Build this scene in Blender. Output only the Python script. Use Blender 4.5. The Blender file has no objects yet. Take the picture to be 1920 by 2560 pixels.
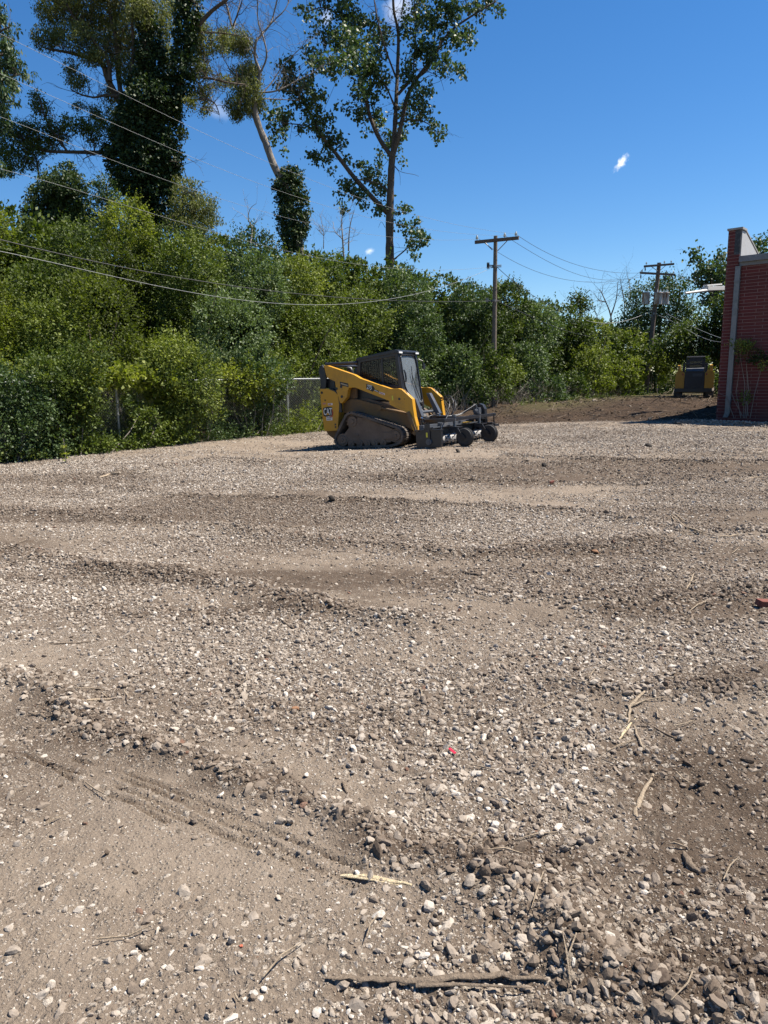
import bpy, bmesh, math, numpy as np
from mathutils import Vector, Matrix
S = bpy.context.scene
COL = S.collection
PI = math.pi
# ------------------------------------------------------------------ camera
F_, P_, R_, H_ = 1800., math.radians(10.4), math.radians(-0.85), 1.6
cam = bpy.data.cameras.new("camera"); co = bpy.data.objects.new("camera", cam); COL.objects.link(co)
cam.sensor_fit = 'VERTICAL'; cam.sensor_height = 36; cam.sensor_width = 27
cam.lens = 36 * F_ / 2560; cam.clip_start = 0.05; cam.clip_end = 3000
CM = Matrix.Rotation(PI/2 - P_, 3, 'X') @ Matrix.Rotation(R_, 3, 'Z')
co.matrix_world = Matrix.Translation((0, 0, H_)) @ CM.to_4x4()
S.camera = co
# ------------------------------------------------------------------ light
SUN_EL, SUN_AZ = math.radians(60), math.radians(9)     # azimuth measured from +X towards +Y
sd = Vector((math.cos(SUN_EL)*math.cos(SUN_AZ), math.cos(SUN_EL)*math.sin(SUN_AZ), math.sin(SUN_EL)))
W = bpy.data.worlds.new("World"); S.world = W; W.use_nodes = True
nt = W.node_tree; nt.nodes.clear()
def nn(t, tp, **k):
    n = t.nodes.new(tp)
    for a, b in k.items(): setattr(n, a, b)
    return n
sky = nn(nt, 'ShaderNodeTexSky', sky_type='NISHITA', sun_disc=False)
sky.sun_elevation = SUN_EL; sky.sun_rotation = PI/2 - SUN_AZ
sky.altitude = 0; sky.air_density = 1.0; sky.dust_density = 0; sky.ozone_density = 5.0
bg = nn(nt, 'ShaderNodeBackground'); bg.inputs['Strength'].default_value = 0.064
wo = nn(nt, 'ShaderNodeOutputWorld')
hs = nn(nt, 'ShaderNodeHueSaturation'); hs.inputs['Saturation'].default_value = 1.25; hs.inputs['Value'].default_value = 1.0
hs.inputs['Hue'].default_value = 0.503
nt.links.new(sky.outputs[0], hs.inputs['Color'])
last = hs.outputs[0]
def pray(px, py):
    return (CM @ Vector(((px-960)/F_, -(py-1280)/F_, -1))).normalized()
tc = nn(nt, 'ShaderNodeTexCoord')
for (px, py, ra, rb, ang, amt, sc) in [(1553, 407, .021, .010, 50, .95, 130), (925, 627, .016, .008, 12, .75, 80), (1000, 20, .040, .03, 20, .45, 35),
                                 (815, 45, .02, .013, 30, .3, 50), (545, 275, .035, .02, 0, .2, 40), (470, 170, .05, .03, 0, .12, 30)]:
    d = pray(px, py); e1 = CM @ Vector((1, 0, 0)); e2 = CM @ Vector((0, 1, 0)); ca, sa = math.cos(math.radians(ang)), math.sin(math.radians(ang))
    mp = nn(nt, 'ShaderNodeVectorMath', operation='SUBTRACT'); mp.inputs[1].default_value = d
    nt.links.new(tc.outputs['Generated'], mp.inputs[0]); cb = nn(nt, 'ShaderNodeCombineXYZ')
    for q, (ax, rr) in enumerate((((e1*ca+e2*sa), ra), ((e2*ca-e1*sa), rb))):
        dt = nn(nt, 'ShaderNodeVectorMath', operation='DOT_PRODUCT'); dt.inputs[1].default_value = ax/rr; nt.links.new(mp.outputs[0], dt.inputs[0]); nt.links.new(dt.outputs['Value'], cb.inputs[q])
    nrm = nn(nt, 'ShaderNodeVectorMath', operation='DOT_PRODUCT'); nrm.inputs[1].default_value = d*3; nt.links.new(mp.outputs[0], nrm.inputs[0]); nt.links.new(nrm.outputs['Value'], cb.inputs[2])
    ms = cb; rad = 1.
    no = nn(nt, 'ShaderNodeTexNoise'); no.inputs['Scale'].default_value = sc; no.inputs['Detail'].default_value = 8; no.inputs['Roughness'].default_value = .65
    nt.links.new(tc.outputs['Generated'], no.inputs['Vector'])
    ln = nn(nt, 'ShaderNodeVectorMath', operation='LENGTH'); nt.links.new(ms.outputs[0], ln.inputs[0])
    mr = nn(nt, 'ShaderNodeMapRange'); mr.inputs['From Min'].default_value = rad; mr.inputs['From Max'].default_value = 0
    nt.links.new(ln.outputs['Value'], mr.inputs['Value'])
    mu = nn(nt, 'ShaderNodeMath', operation='ADD'); nt.links.new(mr.outputs[0], mu.inputs[0]); nt.links.new(no.outputs['Fac'], mu.inputs[1])
    m2 = nn(nt, 'ShaderNodeMapRange', interpolation_type='SMOOTHSTEP'); m2.inputs['From Min'].default_value = .92; m2.inputs['From Max'].default_value = 1.5
    m2.inputs['To Max'].default_value = amt
    nt.links.new(mu.outputs[0], m2.inputs['Value'])
    mk = nn(nt, 'ShaderNodeMath', operation='MULTIPLY'); nt.links.new(m2.outputs[0], mk.inputs[0])
    m3 = nn(nt, 'ShaderNodeMapRange'); m3.inputs['From Max'].default_value = .15; nt.links.new(mr.outputs[0], m3.inputs['Value']); nt.links.new(m3.outputs[0], mk.inputs[1])
    mx = nn(nt, 'ShaderNodeMix', data_type='RGBA'); nt.links.new(mk.outputs[0], mx.inputs['Factor'])
    nt.links.new(last, mx.inputs['A']); mx.inputs['B'].default_value = (9.5, 9.8, 10.3, 1)
    last = mx.outputs['Result']
nt.links.new(last, bg.inputs['Color']); nt.links.new(bg.outputs[0], wo.inputs['Surface'])
sl = bpy.data.lights.new("sun", 'SUN'); sl.energy = 5.0; sl.angle = math.radians(.53); sl.color = (1, .93, .82)
so = bpy.data.objects.new("sun", sl); COL.objects.link(so)
so.rotation_euler = sd.to_track_quat('Z', 'Y').to_euler(); so.location = (20, 5, 40)
S.view_settings.view_transform = 'Standard'; S.view_settings.look = 'None'; S.view_settings.gamma = 1
S.view_settings.exposure = 1.16
S.render.engine = 'CYCLES'
S.cycles.max_bounces = 6; S.cycles.transparent_max_bounces = 8

# ------------------------------------------------------------------ maths
CMn = np.array(CM); C0 = np.array([0, 0, H_])
def ray(px, py): return CMn @ np.array([(px-960)/F_, -(py-1280)/F_, -1.])
def at(px, py, Y):
    d = ray(px, py); return C0 + d*(Y/d[1])
def pixs(p):
    q = (np.asarray(p, float) - C0) @ CMn
    z = np.minimum(q[..., 2], -1e-3)
    return 960 + F_*q[..., 0]/-z, 1280 - F_*q[..., 1]/-z
def hashn(ix, iy, seed):
    h = (ix.astype(np.int64)*374761393 + iy.astype(np.int64)*668265263 + seed*1442695041) & 0x7fffffff
    h = ((h ^ (h >> 13))*1274126177) & 0x7fffffff
    return ((h ^ (h >> 16)) & 0xffffff)/float(0xffffff)
def noise(x, y, s, seed=0):
    x = x/s; y = y/s; ix = np.floor(x); iy = np.floor(y); fx = x-ix; fy = y-iy
    fx = fx*fx*(3-2*fx); fy = fy*fy*(3-2*fy)
    a = hashn(ix, iy, seed); b = hashn(ix+1, iy, seed); c = hashn(ix, iy+1, seed); d = hashn(ix+1, iy+1, seed)
    return (a*(1-fx)+b*fx)*(1-fy)+(c*(1-fx)+d*fx)*fy
def fbm(x, y, s, seed, oct=4):
    r = 0; a = .5
    for i in range(oct):
        r = r + a*(noise(x*(1+.1*i)+i*17.3, y+i*9.1, s, seed+i)-.5); s *= .5; a *= .55
    return r
def sstep(a, b, x):
    t = np.clip((x-a)/(b-a), 0, 1); return t*t*(3-2*t)
MO = np.array([0.14633781, 17.11373398, 0.08290912])       # where the loader stands
MY, MP = math.radians(-28), math.radians(3.2)
def Gb(x, y):
    """large-scale ground height"""
    base = .083*sstep(7, 14, y) + .38*sstep(23.5, 32, y) + .06*sstep(2, 8, x)*sstep(8, 14, y)
    pl = MO[2] + .0559*((x-MO[0])*.883-(y-MO[1])*.469)
    w = np.exp(-((((x-MO[0])/3.6)**2+((y-MO[1])/3.2)**2))**2)
    return base*(1-w)+pl*w
def gnd(px, py):
    d = ray(px, py); z = 0.
    for _ in range(8):
        p = C0 + d*((z-H_)/d[2]); z = float(Gb(np.float64(p[0]), np.float64(p[1])))
    return p
def segdist(x, y, pts):
    best = np.full(x.shape, 1e9)
    side = np.zeros(x.shape)
    for a, b in zip(pts[:-1], pts[1:]):
        d = b-a; L = d@d
        t = np.clip(((x-a[0])*d[0]+(y-a[1])*d[1])/L, 0, 1)
        dx = x-(a[0]+t*d[0]); dy = y-(a[1]+t*d[1]); q = np.sqrt(dx*dx+dy*dy)
        m = q < best; best[m] = q[m]; side[m] = (d[0]*dy-d[1]*dx)[m]/math.sqrt(L)
    return best, side
def wl(pts): return [gnd(*p)[:2] for p in pts]
# windrows pushed up by the rake: polyline, half width, height
RIDG = [(wl([(-60, 1370), (150, 1400), (300, 1425), (480, 1455), (640, 1485), (800, 1520), (960, 1550), (1060, 1560)]), .16, .055),
        (wl([(-60, 1690), (60, 1720), (180, 1800), (330, 1850), (470, 1900), (620, 1955), (740, 1995), (850, 2020), (1000, 2110), (1150, 2160), (1300, 2220), (1400, 2290)]), .10, .045),
        (wl([(0, 1275), (300, 1300), (700, 1340), (1000, 1375), (1250, 1392), (1500, 1365), (1700, 1330), (1930, 1335)]), .14, .04),
        (wl([(280, 1220), (450, 1240), (700, 1250), (1000, 1255), (1400, 1275), (1700, 1320)]), .12, .035),
        (wl([(950, 1195), (1200, 1205), (1450, 1212), (1700, 1215)]), .12, .03),
        (wl([(1280, 1140), (1500, 1150), (1750, 1160), (1930, 1155)]), .18, .04),
        (wl([(300, 1180), (420, 1168), (560, 1150), (700, 1160)]), .2, .05),
        (wl([(1190, 1490), (1350, 1500), (1560, 1530), (1750, 1500), (1930, 1480)]), .16, .04),
        (wl([(1390, 1720), (1560, 1740), (1930, 1735)]), .1, .03),
        (wl([(1350, 2330), (1550, 2420), (1800, 2530), (1930, 2570)]), .12, .06),
        (wl([(1700, 1980), (1900, 2060)]), .2, -.04), (wl([(1500, 2330), (1950, 2480)]), .1, -.05)]
GROOV = []
for (a, b, cc) in [((100, 1905), (330, 1985), (640, 2120)), ((180, 1900), (420, 1975), (760, 2110)), ((240, 1930), (470, 2015), (800, 2170)),
                   ((330, 1965), (560, 2040), (900, 2170)), ((300, 2000), (520, 2075), (760, 2175)), ((430, 2045), (640, 2120), (960, 2240)),
                   ((600, 2090), (780, 2160), (1000, 2240)), ((60, 1890), (200, 1960), (420, 2060))]:
    GROOV.append(wl([a, ((a[0]+b[0])/2, (a[1]+b[1])/2-6), b, ((cc[0]+b[0])/2, (cc[1]+b[1])/2-5), cc]))
GROOV += [wl([(1120, 2490), (1350, 2530), (1500, 2580)]), wl([(1640, 2380), (1800, 2450), (1930, 2530)]), wl([(1650, 1700), (1930, 1725)])]
TRKB = wl([(120, 1930), (400, 2010), (640, 2100), (860, 2190), (1000, 2240)])
# authored map of where the gravel lies thick: (px, py, rx, ry, amount)
BLOB = [(150, 1480, 330, 75, .9), (640, 1640, 230, 130, .8), (760, 1780, 300, 110, .55), (1150, 1800, 330, 150, .75), (1250, 2060, 260, 170, .7), (1480, 1900, 200, 170, .45),
        (1280, 2330, 330, 110, .85), (1500, 2490, 420, 110, .8), (1100, 2500, 250, 60, .8), (1000, 2120, 130, 80, .5), (1650, 1620, 330, 90, .6), (1330, 1320, 420, 60, .85), (700, 1190, 500, 45, .7),
        (950, 1290, 400, 40, .6), (1600, 1440, 350, 50, .5), (200, 1240, 240, 35, .6), (1560, 1098, 420, 26, 1.1), (250, 1170, 260, 22, .8), (1200, 1460, 250, 30, .3), (260, 1720, 230, 50, .3),
        (400, 1340, 350, 45, .45), (1750, 1240, 250, 60, .45), (1850, 1800, 150, 100, .3), (1750, 2250, 220, 110, .35), (330, 1810, 180, 45, .6),
        (560, 1500, 330, 30, -.35), (1060, 1430, 420, 40, -.12), (260, 1640, 330, 80, -.2), (300, 2250, 520, 280, -.17), (1050, 1520, 200, 25, -.12), (1650, 1300, 180, 25, -.3)]
BRN = [(1780, 1950, 260, 130, .95), (1850, 1700, 160, 40, .6), (1500, 1175, 500, 22, .8), (1500, 1365, 240, 25, .7), (1050, 1440, 400, 40, .3), (1000, 2120, 200, 60, .5), (600, 1290, 500, 22, .55), (200, 1290, 250, 22, .5),
       (1750, 2420, 260, 90, .5), (1300, 2150, 200, 60, .45), (400, 1440, 500, 20, .6), (150, 1195, 200, 14, .6), (640, 1960, 200, 30, .4), (1700, 1500, 250, 40, .5), (1200, 1200, 400, 16, .5), (750, 1260, 350, 18, .5), (1750, 1290, 250, 30, .4), (800, 1530, 400, 20, .4), (1800, 2150, 250, 120, .45)]
def bl(px, py, L):
    r = 0
    for (cx, cy, rx, ry, a) in L:
        r = r + a*np.exp(-(((px-cx)/rx)**2+((py-cy)/ry)**2)**1.5)
    return r
def Gfull(x, y):
    """returns height, gravel density, brownness, windrow amount at world x,y"""
    z = Gb(x, y)
    far = sstep(30, 60, y)
    px, py = pixs(np.stack([x, y, z], -1))
    px = px + 90*fbm(x, y, .8, 41, 3); py = py + 60*fbm(x, y, .9, 51, 3)/(1+.15*np.maximum(y, 0))
    rg = 0; hh = 0
    wob = 1+1.6*fbm(x, y, .35, 5, 4)
    xw = x+.12*fbm(x, y, .6, 61, 3)*2; yw = y+.12*fbm(x, y, .6, 62, 3)*2
    for pts, w, h in RIDG:
        d, s = segdist(xw, yw, pts)
        g = np.exp(-(d/(w*(1.1+.02*y)))**2)
        hh = hh + g*h*np.clip(wob, .1, 2.2)
        if h > 0: rg = np.maximum(rg, g)
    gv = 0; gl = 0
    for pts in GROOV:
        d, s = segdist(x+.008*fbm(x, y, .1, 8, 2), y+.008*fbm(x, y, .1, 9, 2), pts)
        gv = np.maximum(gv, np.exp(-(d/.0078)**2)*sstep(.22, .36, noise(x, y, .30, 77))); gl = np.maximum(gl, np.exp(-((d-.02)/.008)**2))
    hh = hh*1.2 - .017*gv + .006*gl
    lanes = fbm(x*.3+y*.05, y, .9, 21, 5)*1.15                      # long streaks left by the rake
    D = .30 + bl(px, py, BLOB) + 1.0*lanes + .8*fbm(x, y, .5, 31, 3)
    D = np.clip(np.maximum(D, rg*.9), .10, 1)
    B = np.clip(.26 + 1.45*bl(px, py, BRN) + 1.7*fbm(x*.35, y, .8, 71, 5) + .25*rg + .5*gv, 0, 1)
    nearf = 1/(1+.02*np.maximum(y, 0))
    tb, _ = segdist(x, y, TRKB); calm = 1-.85*np.exp(-(tb/.24)**4)
    z = z + hh + .045*fbm(x, y, 2.2, 1, 3)*sstep(0, 3, y) + .034*fbm(x, y, .45, 2, 3) + ((.030+.012*D)*fbm(x, y, .10, 3, 4)*nearf + .012*fbm(x, y, .03, 4, 2)*sstep(8, 3, y))*calm; D = D*(1-.6*(1-calm))
    rough = sstep(24, 26, y)*(1-far)
    z = z + rough*(.10*fbm(x, y, .8, 12, 4))
    return z, D, B, rg
# ------------------------------------------------------------------ object helpers
def tag(o, label=None, cat=None, group=None, kind=None):
    if label: o['label'] = label
    if cat: o['category'] = cat
    if group: o['group'] = group
    if kind: o['kind'] = kind
    return o
def npmesh(name, V, Fc, mat=None, attrs=None, smooth=False):
    """V (n,3), Fc (m,k) same-size faces, attrs {name: per-face float}"""
    m = bpy.data.meshes.new(name); V = np.asarray(V, np.float32); Fc = np.asarray(Fc, np.int32)
    n, k = Fc.shape
    m.vertices.add(len(V)); m.vertices.foreach_set('co', V.ravel())
    m.loops.add(n*k); m.loops.foreach_set('vertex_index', Fc.ravel())
    m.polygons.add(n); m.polygons.foreach_set('loop_start', np.arange(0, n*k, k, dtype=np.int32))
    m.polygons.foreach_set('loop_total', np.full(n, k, np.int32))
    m.polygons.foreach_set('use_smooth', np.full(n, bool(smooth)))
    for a, v in (attrs or {}).items():
        dom = 'FACE' if len(v) == n else 'POINT'
        at_ = m.attributes.new(a, 'FLOAT', dom); at_.data.foreach_set('value', np.asarray(v, np.float32))
    m.update(calc_edges=True)
    if mat: m.materials.append(mat)
    return m
def link(name, me, parent=None, loc=None):
    o = bpy.data.objects.new(name, me); COL.objects.link(o)
    if parent: o.parent = parent
    if loc is not None: o.location = loc
    return o
def empty(name, loc, rz=0, rot=None):
    o = bpy.data.objects.new(name, None); COL.objects.link(o); o.location = loc; o.rotation_euler = rot or (0, 0, rz); o.empty_display_size = .2
    return o
# ------------------------------------------------------------------ materials
def mat(name, col=(.5, .5, .5), rough=.6, metal=0, spec=.5):
    m = bpy.data.materials.new(name); m.use_nodes = True; b = m.node_tree.nodes['Principled BSDF']
    b.inputs['Base Color'].default_value = (*[x*.85 for x in col], 1); b.inputs['Roughness'].default_value = rough
    b.inputs['Metallic'].default_value = metal; b.inputs['Specular IOR Level'].default_value = spec
    return m
def ramp(t, fac, stops):
    r = t.nodes.new('ShaderNodeValToRGB'); e = r.color_ramp.elements
    while len(e) < len(stops): e.new(.5)
    for el, (p, c) in zip(e, stops): el.position = p; el.color = (*c, 1)
    if fac is not None: t.links.new(fac, r.inputs['Fac'])
    return r.outputs['Color']
def noise_n(t, sc, det=5, rough=.6, vec=None, out='Fac'):
    n = t.nodes.new('ShaderNodeTexNoise'); n.inputs['Scale'].default_value = sc; n.inputs['Detail'].default_value = det; n.inputs['Roughness'].default_value = rough
    if vec: t.links.new(vec, n.inputs['Vector'])
    return n.outputs[out]
def mixc(t, f, a, b, mode='MIX'):
    x = t.nodes.new('ShaderNodeMix'); x.data_type = 'RGBA'; x.blend_type = mode
    for s, v in (('Factor', f), ('A', a), ('B', b)):
        if isinstance(v, (int, float)): x.inputs[s].default_value = v
        elif isinstance(v, tuple): x.inputs[s].default_value = (*v, 1)
        else: t.links.new(v, x.inputs[s])
    return x.outputs['Result']
def mth(t, op, a, b=0., clamp=False):
    x = t.nodes.new('ShaderNodeMath'); x.operation = op; x.use_clamp = clamp
    for i, v in enumerate((a, b)):
        if isinstance(v, (int, float)): x.inputs[i].default_value = v
        else: t.links.new(v, x.inputs[i])
    return x.outputs[0]
def attr(t, name):
    a = t.nodes.new('ShaderNodeAttribute'); a.attribute_name = name; return a.outputs['Fac']
def bump(t, h, st, dist, prev=None):
    b = t.nodes.new('ShaderNodeBump'); b.inputs['Strength'].default_value = st; b.inputs['Distance'].default_value = dist
    t.links.new(h, b.inputs['Height'])
    if prev: t.links.new(prev, b.inputs['Normal'])
    return b.outputs['Normal']
def dirty(name, col, rough=.45, dirt=(.20, .15, .10), amt=.5, sc=3., metal=0, edge=None, spec=.5):
    """paint or metal with dust and streaks as a real coat of dirt"""
    m = mat(name, col, rough, metal, spec); t = m.node_tree; b = t.nodes['Principled BSDF']
    tcn = t.nodes.new('ShaderNodeTexCoord'); ob = tcn.outputs['Object']
    n1 = noise_n(t, sc, 8, .65, ob); n2 = noise_n(t, sc*9, 4, .6, ob)
    f = mth(t, 'MULTIPLY', mth(t, 'ADD', n1, mth(t, 'MULTIPLY', mth(t, 'SUBTRACT', n2, .5), .5)), 1.)
    mr = t.nodes.new('ShaderNodeMapRange'); mr.inputs['From Min'].default_value = .62-.35*amt; mr.inputs['From Max'].default_value = .85-.25*amt; mr.inputs['To Max'].default_value = min(1, .25+amt*.75)
    t.links.new(f, mr.inputs['Value'])
    t.links.new(mixc(t, mr.outputs[0], tuple(x*.82 for x in col), tuple(x*.8 for x in dirt)), b.inputs['Base Color'])
    rr = t.nodes.new('ShaderNodeMapRange'); rr.inputs['To Min'].default_value = rough; rr.inputs['To Max'].default_value = .9; t.links.new(mr.outputs[0], rr.inputs['Value']); t.links.new(rr.outputs[0], b.inputs['Roughness'])
    t.links.new(bump(t, n2, .25, .004), b.inputs['Normal'])
    return m
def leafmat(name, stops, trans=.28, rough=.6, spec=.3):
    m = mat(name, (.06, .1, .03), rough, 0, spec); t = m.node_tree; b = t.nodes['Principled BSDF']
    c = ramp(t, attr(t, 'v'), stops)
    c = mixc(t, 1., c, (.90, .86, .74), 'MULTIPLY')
    t.links.new(c, b.inputs['Base Color'])
    tr = t.nodes.new('ShaderNodeBsdfTranslucent'); 
    c2 = mixc(t, 1., c, (1.25, 1.35, .55), 'MULTIPLY'); t.links.new(c2, tr.inputs['Color'])
    mx = t.nodes.new('ShaderNodeMixShader'); mx.inputs[0].default_value = trans
    out = t.nodes['Material Output']
    t.links.new(b.outputs[0], mx.inputs[1]); t.links.new(tr.outputs[0], mx.inputs[2]); t.links.new(mx.outputs[0], out.inputs['Surface'])
    return m
# ------------------------------------------------------------------ ground
def ground_material():
    m = mat('ground_soil', (.2, .16, .12), .95, 0, .15); t = m.node_tree; b = t.nodes['Principled BSDF']
    g = t.nodes.new('ShaderNodeNewGeometry').outputs['Position']
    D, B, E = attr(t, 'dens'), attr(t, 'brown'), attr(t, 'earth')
    n0 = noise_n(t, 1.2, 6, .6, g); n1 = noise_n(t, 9, 7, .65, g); n2 = noise_n(t, 70, 5, .7, g); n3 = noise_n(t, 260, 3, .6, g)
    v = t.nodes.new('ShaderNodeTexVoronoi'); v.inputs['Scale'].default_value = 75; t.links.new(g, v.inputs['Vector'])
    v2 = t.nodes.new('ShaderNodeTexVoronoi'); v2.inputs['Scale'].default_value = 34; t.links.new(g, v2.inputs['Vector'])
    dust = ramp(t, n1, [(.3, (.125, .097, .072)), (.5, (.18, .145, .112)), (.68, (.245, .202, .160))])
    dust = mixc(t, mth(t, 'MULTIPLY', n2, .9), dust, (.255, .215, .172))
    dust = mixc(t, mth(t, 'MULTIPLY', D, .75), dust, mixc(t, n1, (.075, .056, .042), (.125, .098, .076)))
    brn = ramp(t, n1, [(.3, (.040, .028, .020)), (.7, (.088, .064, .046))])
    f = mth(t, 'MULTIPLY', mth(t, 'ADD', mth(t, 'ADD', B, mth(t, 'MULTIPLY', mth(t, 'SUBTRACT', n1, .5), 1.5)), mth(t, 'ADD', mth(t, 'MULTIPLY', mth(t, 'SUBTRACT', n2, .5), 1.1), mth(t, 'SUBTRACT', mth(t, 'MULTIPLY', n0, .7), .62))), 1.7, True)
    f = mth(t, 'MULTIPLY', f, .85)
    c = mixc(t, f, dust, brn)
    # fine chips of limestone pressed into the dust
    sp = t.nodes.new('ShaderNodeSeparateColor'); t.links.new(v.outputs['Color'], sp.inputs[0])
    chip = mth(t, 'MULTIPLY', mth(t, 'GREATER_THAN', sp.outputs[0], .66), mth(t, 'LESS_THAN', v.outputs['Distance'], .42))
    chipc = ramp(t, sp.outputs[1], [(0, (.13, .108, .085)), (.5, (.27, .235, .19)), (1, (.46, .42, .36))])
    c = mixc(t, mth(t, 'MULTIPLY', chip, mth(t, 'ADD', mth(t, 'MULTIPLY', D, .5), .4)), c, chipc)
    sp2 = t.nodes.new('ShaderNodeSeparateColor'); t.links.new(v2.outputs['Color'], sp2.inputs[0])
    chip2 = mth(t, 'MULTIPLY', mth(t, 'LESS_THAN', sp2.outputs[0], mth(t, 'MULTIPLY', D, .6)), mth(t, 'LESS_THAN', v2.outputs['Distance'], .5))
    c2 = ramp(t, sp2.outputs[1], [(0, (.13, .108, .085)), (.5, (.26, .225, .185)), (1, (.44, .40, .345))])
    c = mixc(t, mth(t, 'MULTIPLY', chip2, .8), c, c2)
    # dark stripped earth with thin grass beyond the gravel
    earth = ramp(t, noise_n(t, 3.2, 9, .75, g), [(.3, (.022, .015, .010)), (.5, (.062, .042, .028)), (.68, (.105, .070, .046)), (.8, (.16, .115, .075))])
    c = mixc(t, E, c, earth)
    gr = mth(t, 'MULTIPLY', attr(t, 'grass'), ramp(t, noise_n(t, 14, 6, .7, g), [(.4, (0, 0, 0)), (.62, (1, 1, 1))]))
    c = mixc(t, gr, c, (.13, .135, .05))
    c = mixc(t, 1., c, (1.07, 1.04, 1.02), 'MULTIPLY')
    t.links.new(c, b.inputs['Base Color'])
    h = mth(t, 'ADD', mth(t, 'MULTIPLY', n2, .6), mth(t, 'MULTIPLY', n3, .3))
    h = mth(t, 'ADD', h, mth(t, 'MULTIPLY', mth(t, 'SUBTRACT', .5, v.outputs['Distance']), mth(t, 'ADD', mth(t, 'MULTIPLY', chip, .8), .25)))
    nm = bump(t, h, 1.0, .02)
    nm = bump(t, mth(t, 'MULTIPLY', chip2, mth(t, 'SUBTRACT', .6, v2.outputs['Distance'])), 1.0, .022, nm)
    nm = bump(t, mth(t, 'MULTIPLY', noise_n(t, 14, 8, .75, g), E), .9, .16, nm)
    t.links.new(nm, b.inputs['Normal'])
    return m
SOIL = ground_material()
def build_ground():
    ys = [-4, -2, -1, 0, .5, .8, 1.0, 1.15]; y = 1.2
    while y < 27: ys.append(y); y += max(.0075, .0046*y)
    while y < 70: ys.append(y); y += .02*y
    while y < 900: ys.append(y); y *= 1.25
    ys = np.array(ys); u = np.linspace(-1, 1, 801)
    Y, U = np.meshgrid(ys, u, indexing='ij'); Wd = 4+1.15*np.maximum(Y, 0)
    X = Wd*(.38*U+.62*U**3)
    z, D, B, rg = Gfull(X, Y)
    yb = 24.1+.5*fbm(X, Y, 2.5, 91, 4)*2-.02*X                      # gravel ends, stripped earth begins
    E = sstep(-.35, .45, Y-yb)*(X > -3.5)
    E = np.maximum(E, sstep(0, 1.2, -(X-(-7.9+(Y-14.3)*.70))))          # under the hedge
    line = np.abs((X-7)-(Y-30)*.55)
    gr = np.exp(-((line/(1.6))**2))*sstep(26, 31, Y)*.8+sstep(33, 40, Y)*.5
    n, k = Y.shape
    V = np.stack([X, Y, z], -1).reshape(-1, 3)
    i = np.arange(n*k).reshape(n, k)
    Fc = np.stack([i[:-1, :-1], i[:-1, 1:], i[1:, 1:], i[1:, :-1]], -1).reshape(-1, 4)
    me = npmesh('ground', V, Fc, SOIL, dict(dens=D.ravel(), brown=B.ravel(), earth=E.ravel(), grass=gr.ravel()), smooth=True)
    tag(link('ground', me), kind='structure')
build_ground()
# ------------------------------------------------------------------ gravel stones
def ico(sub):
    bm = bmesh.new(); bmesh.ops.create_icosphere(bm, subdivisions=sub, radius=1)
    V = np.array([v.co[:] for v in bm.verts]); Fc = np.array([[v.index for v in f.verts] for f in bm.faces]); bm.free(); return V, Fc
def rock_templates(V, n, rng, k=7):
    T = []
    for _ in range(n):
        N = rng.normal(size=(k, 3)); N /= np.linalg.norm(N, axis=1)[:, None]; dd = rng.uniform(.38, .74, k)
        c = V @ N.T; r = np.where(c > .05, dd/np.maximum(c, .05), 9).min(1); r = np.minimum(r, 1.05)
        T.append(V*r[:, None]*(1+rng.normal(0, .03, (len(V), 1))))
    return T
def rots(n, rng):
    q = rng.normal(size=(n, 4)); q /= np.linalg.norm(q, axis=1)[:, None]; w, x, y, z = q.T
    return np.stack([1-2*(y*y+z*z), 2*(x*y-z*w), 2*(x*z+y*w), 2*(x*y+z*w), 1-2*(x*x+z*z), 2*(y*z-x*w), 2*(x*z-y*w), 2*(y*z+x*w), 1-2*(x*x+y*y)], -1).reshape(n, 3, 3)
def stones(P, size, val, tmpl, Fc, rng, flat=.62):
    n = len(P); Rm = rots(n, rng); k = len(tmpl[0]); ti = rng.integers(0, len(tmpl), n)
    T = np.array(tmpl)[ti]                                        # n,k,3
    sc = np.stack([rng.uniform(.85, 1.25, n), rng.uniform(.65, .95, n), rng.uniform(.45, .8, n)], -1)
    A = np.einsum('nij,nkj->nki', Rm, T*sc[:, None, :]*size[:, None, None])
    A[:, :, 2] *= flat+.25
    A += P[:, None, :]
    Fa = (Fc[None] + (np.arange(n)*k)[:, None, None]).reshape(-1, Fc.shape[1])
    return A.reshape(-1, 3), Fa, np.repeat(val, len(Fc))
def stone_mat():
    m = mat('crushed_stone', (.4, .36, .3), .9, 0, .2); t = m.node_tree; b = t.nodes['Principled BSDF']
    g = t.nodes.new('ShaderNodeNewGeometry').outputs['Position']
    c = ramp(t, attr(t, 'v'), [(0, (.055, .040, .030)), (.2, (.115, .09, .069)), (.42, (.185, .152, .122)), (.62, (.265, .228, .188)), (.85, (.38, .34, .29)), (.97, (.52, .485, .43)), (.985, (.16, .14, .12)), (1, (.15, .085, .06))])
    n = noise_n(t, 60, 6, .7, g); n2 = noise_n(t, 320, 3, .7, g)
    c = mixc(t, ramp(t, n, [(.42, (0, 0, 0)), (.66, (.55, .55, .55))]), c, (.165, .13, .098))
    c = mixc(t, 1., c, (1.02, 1.0, .99), 'MULTIPLY')
    t.links.new(c, b.inputs['Base Color']); t.links.new(bump(t, mth(t, 'ADD', n, mth(t, 'MULTIPLY', n2, .4)), .55, .006), b.inputs['Normal'])
    return m
STONE = stone_mat()
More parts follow.
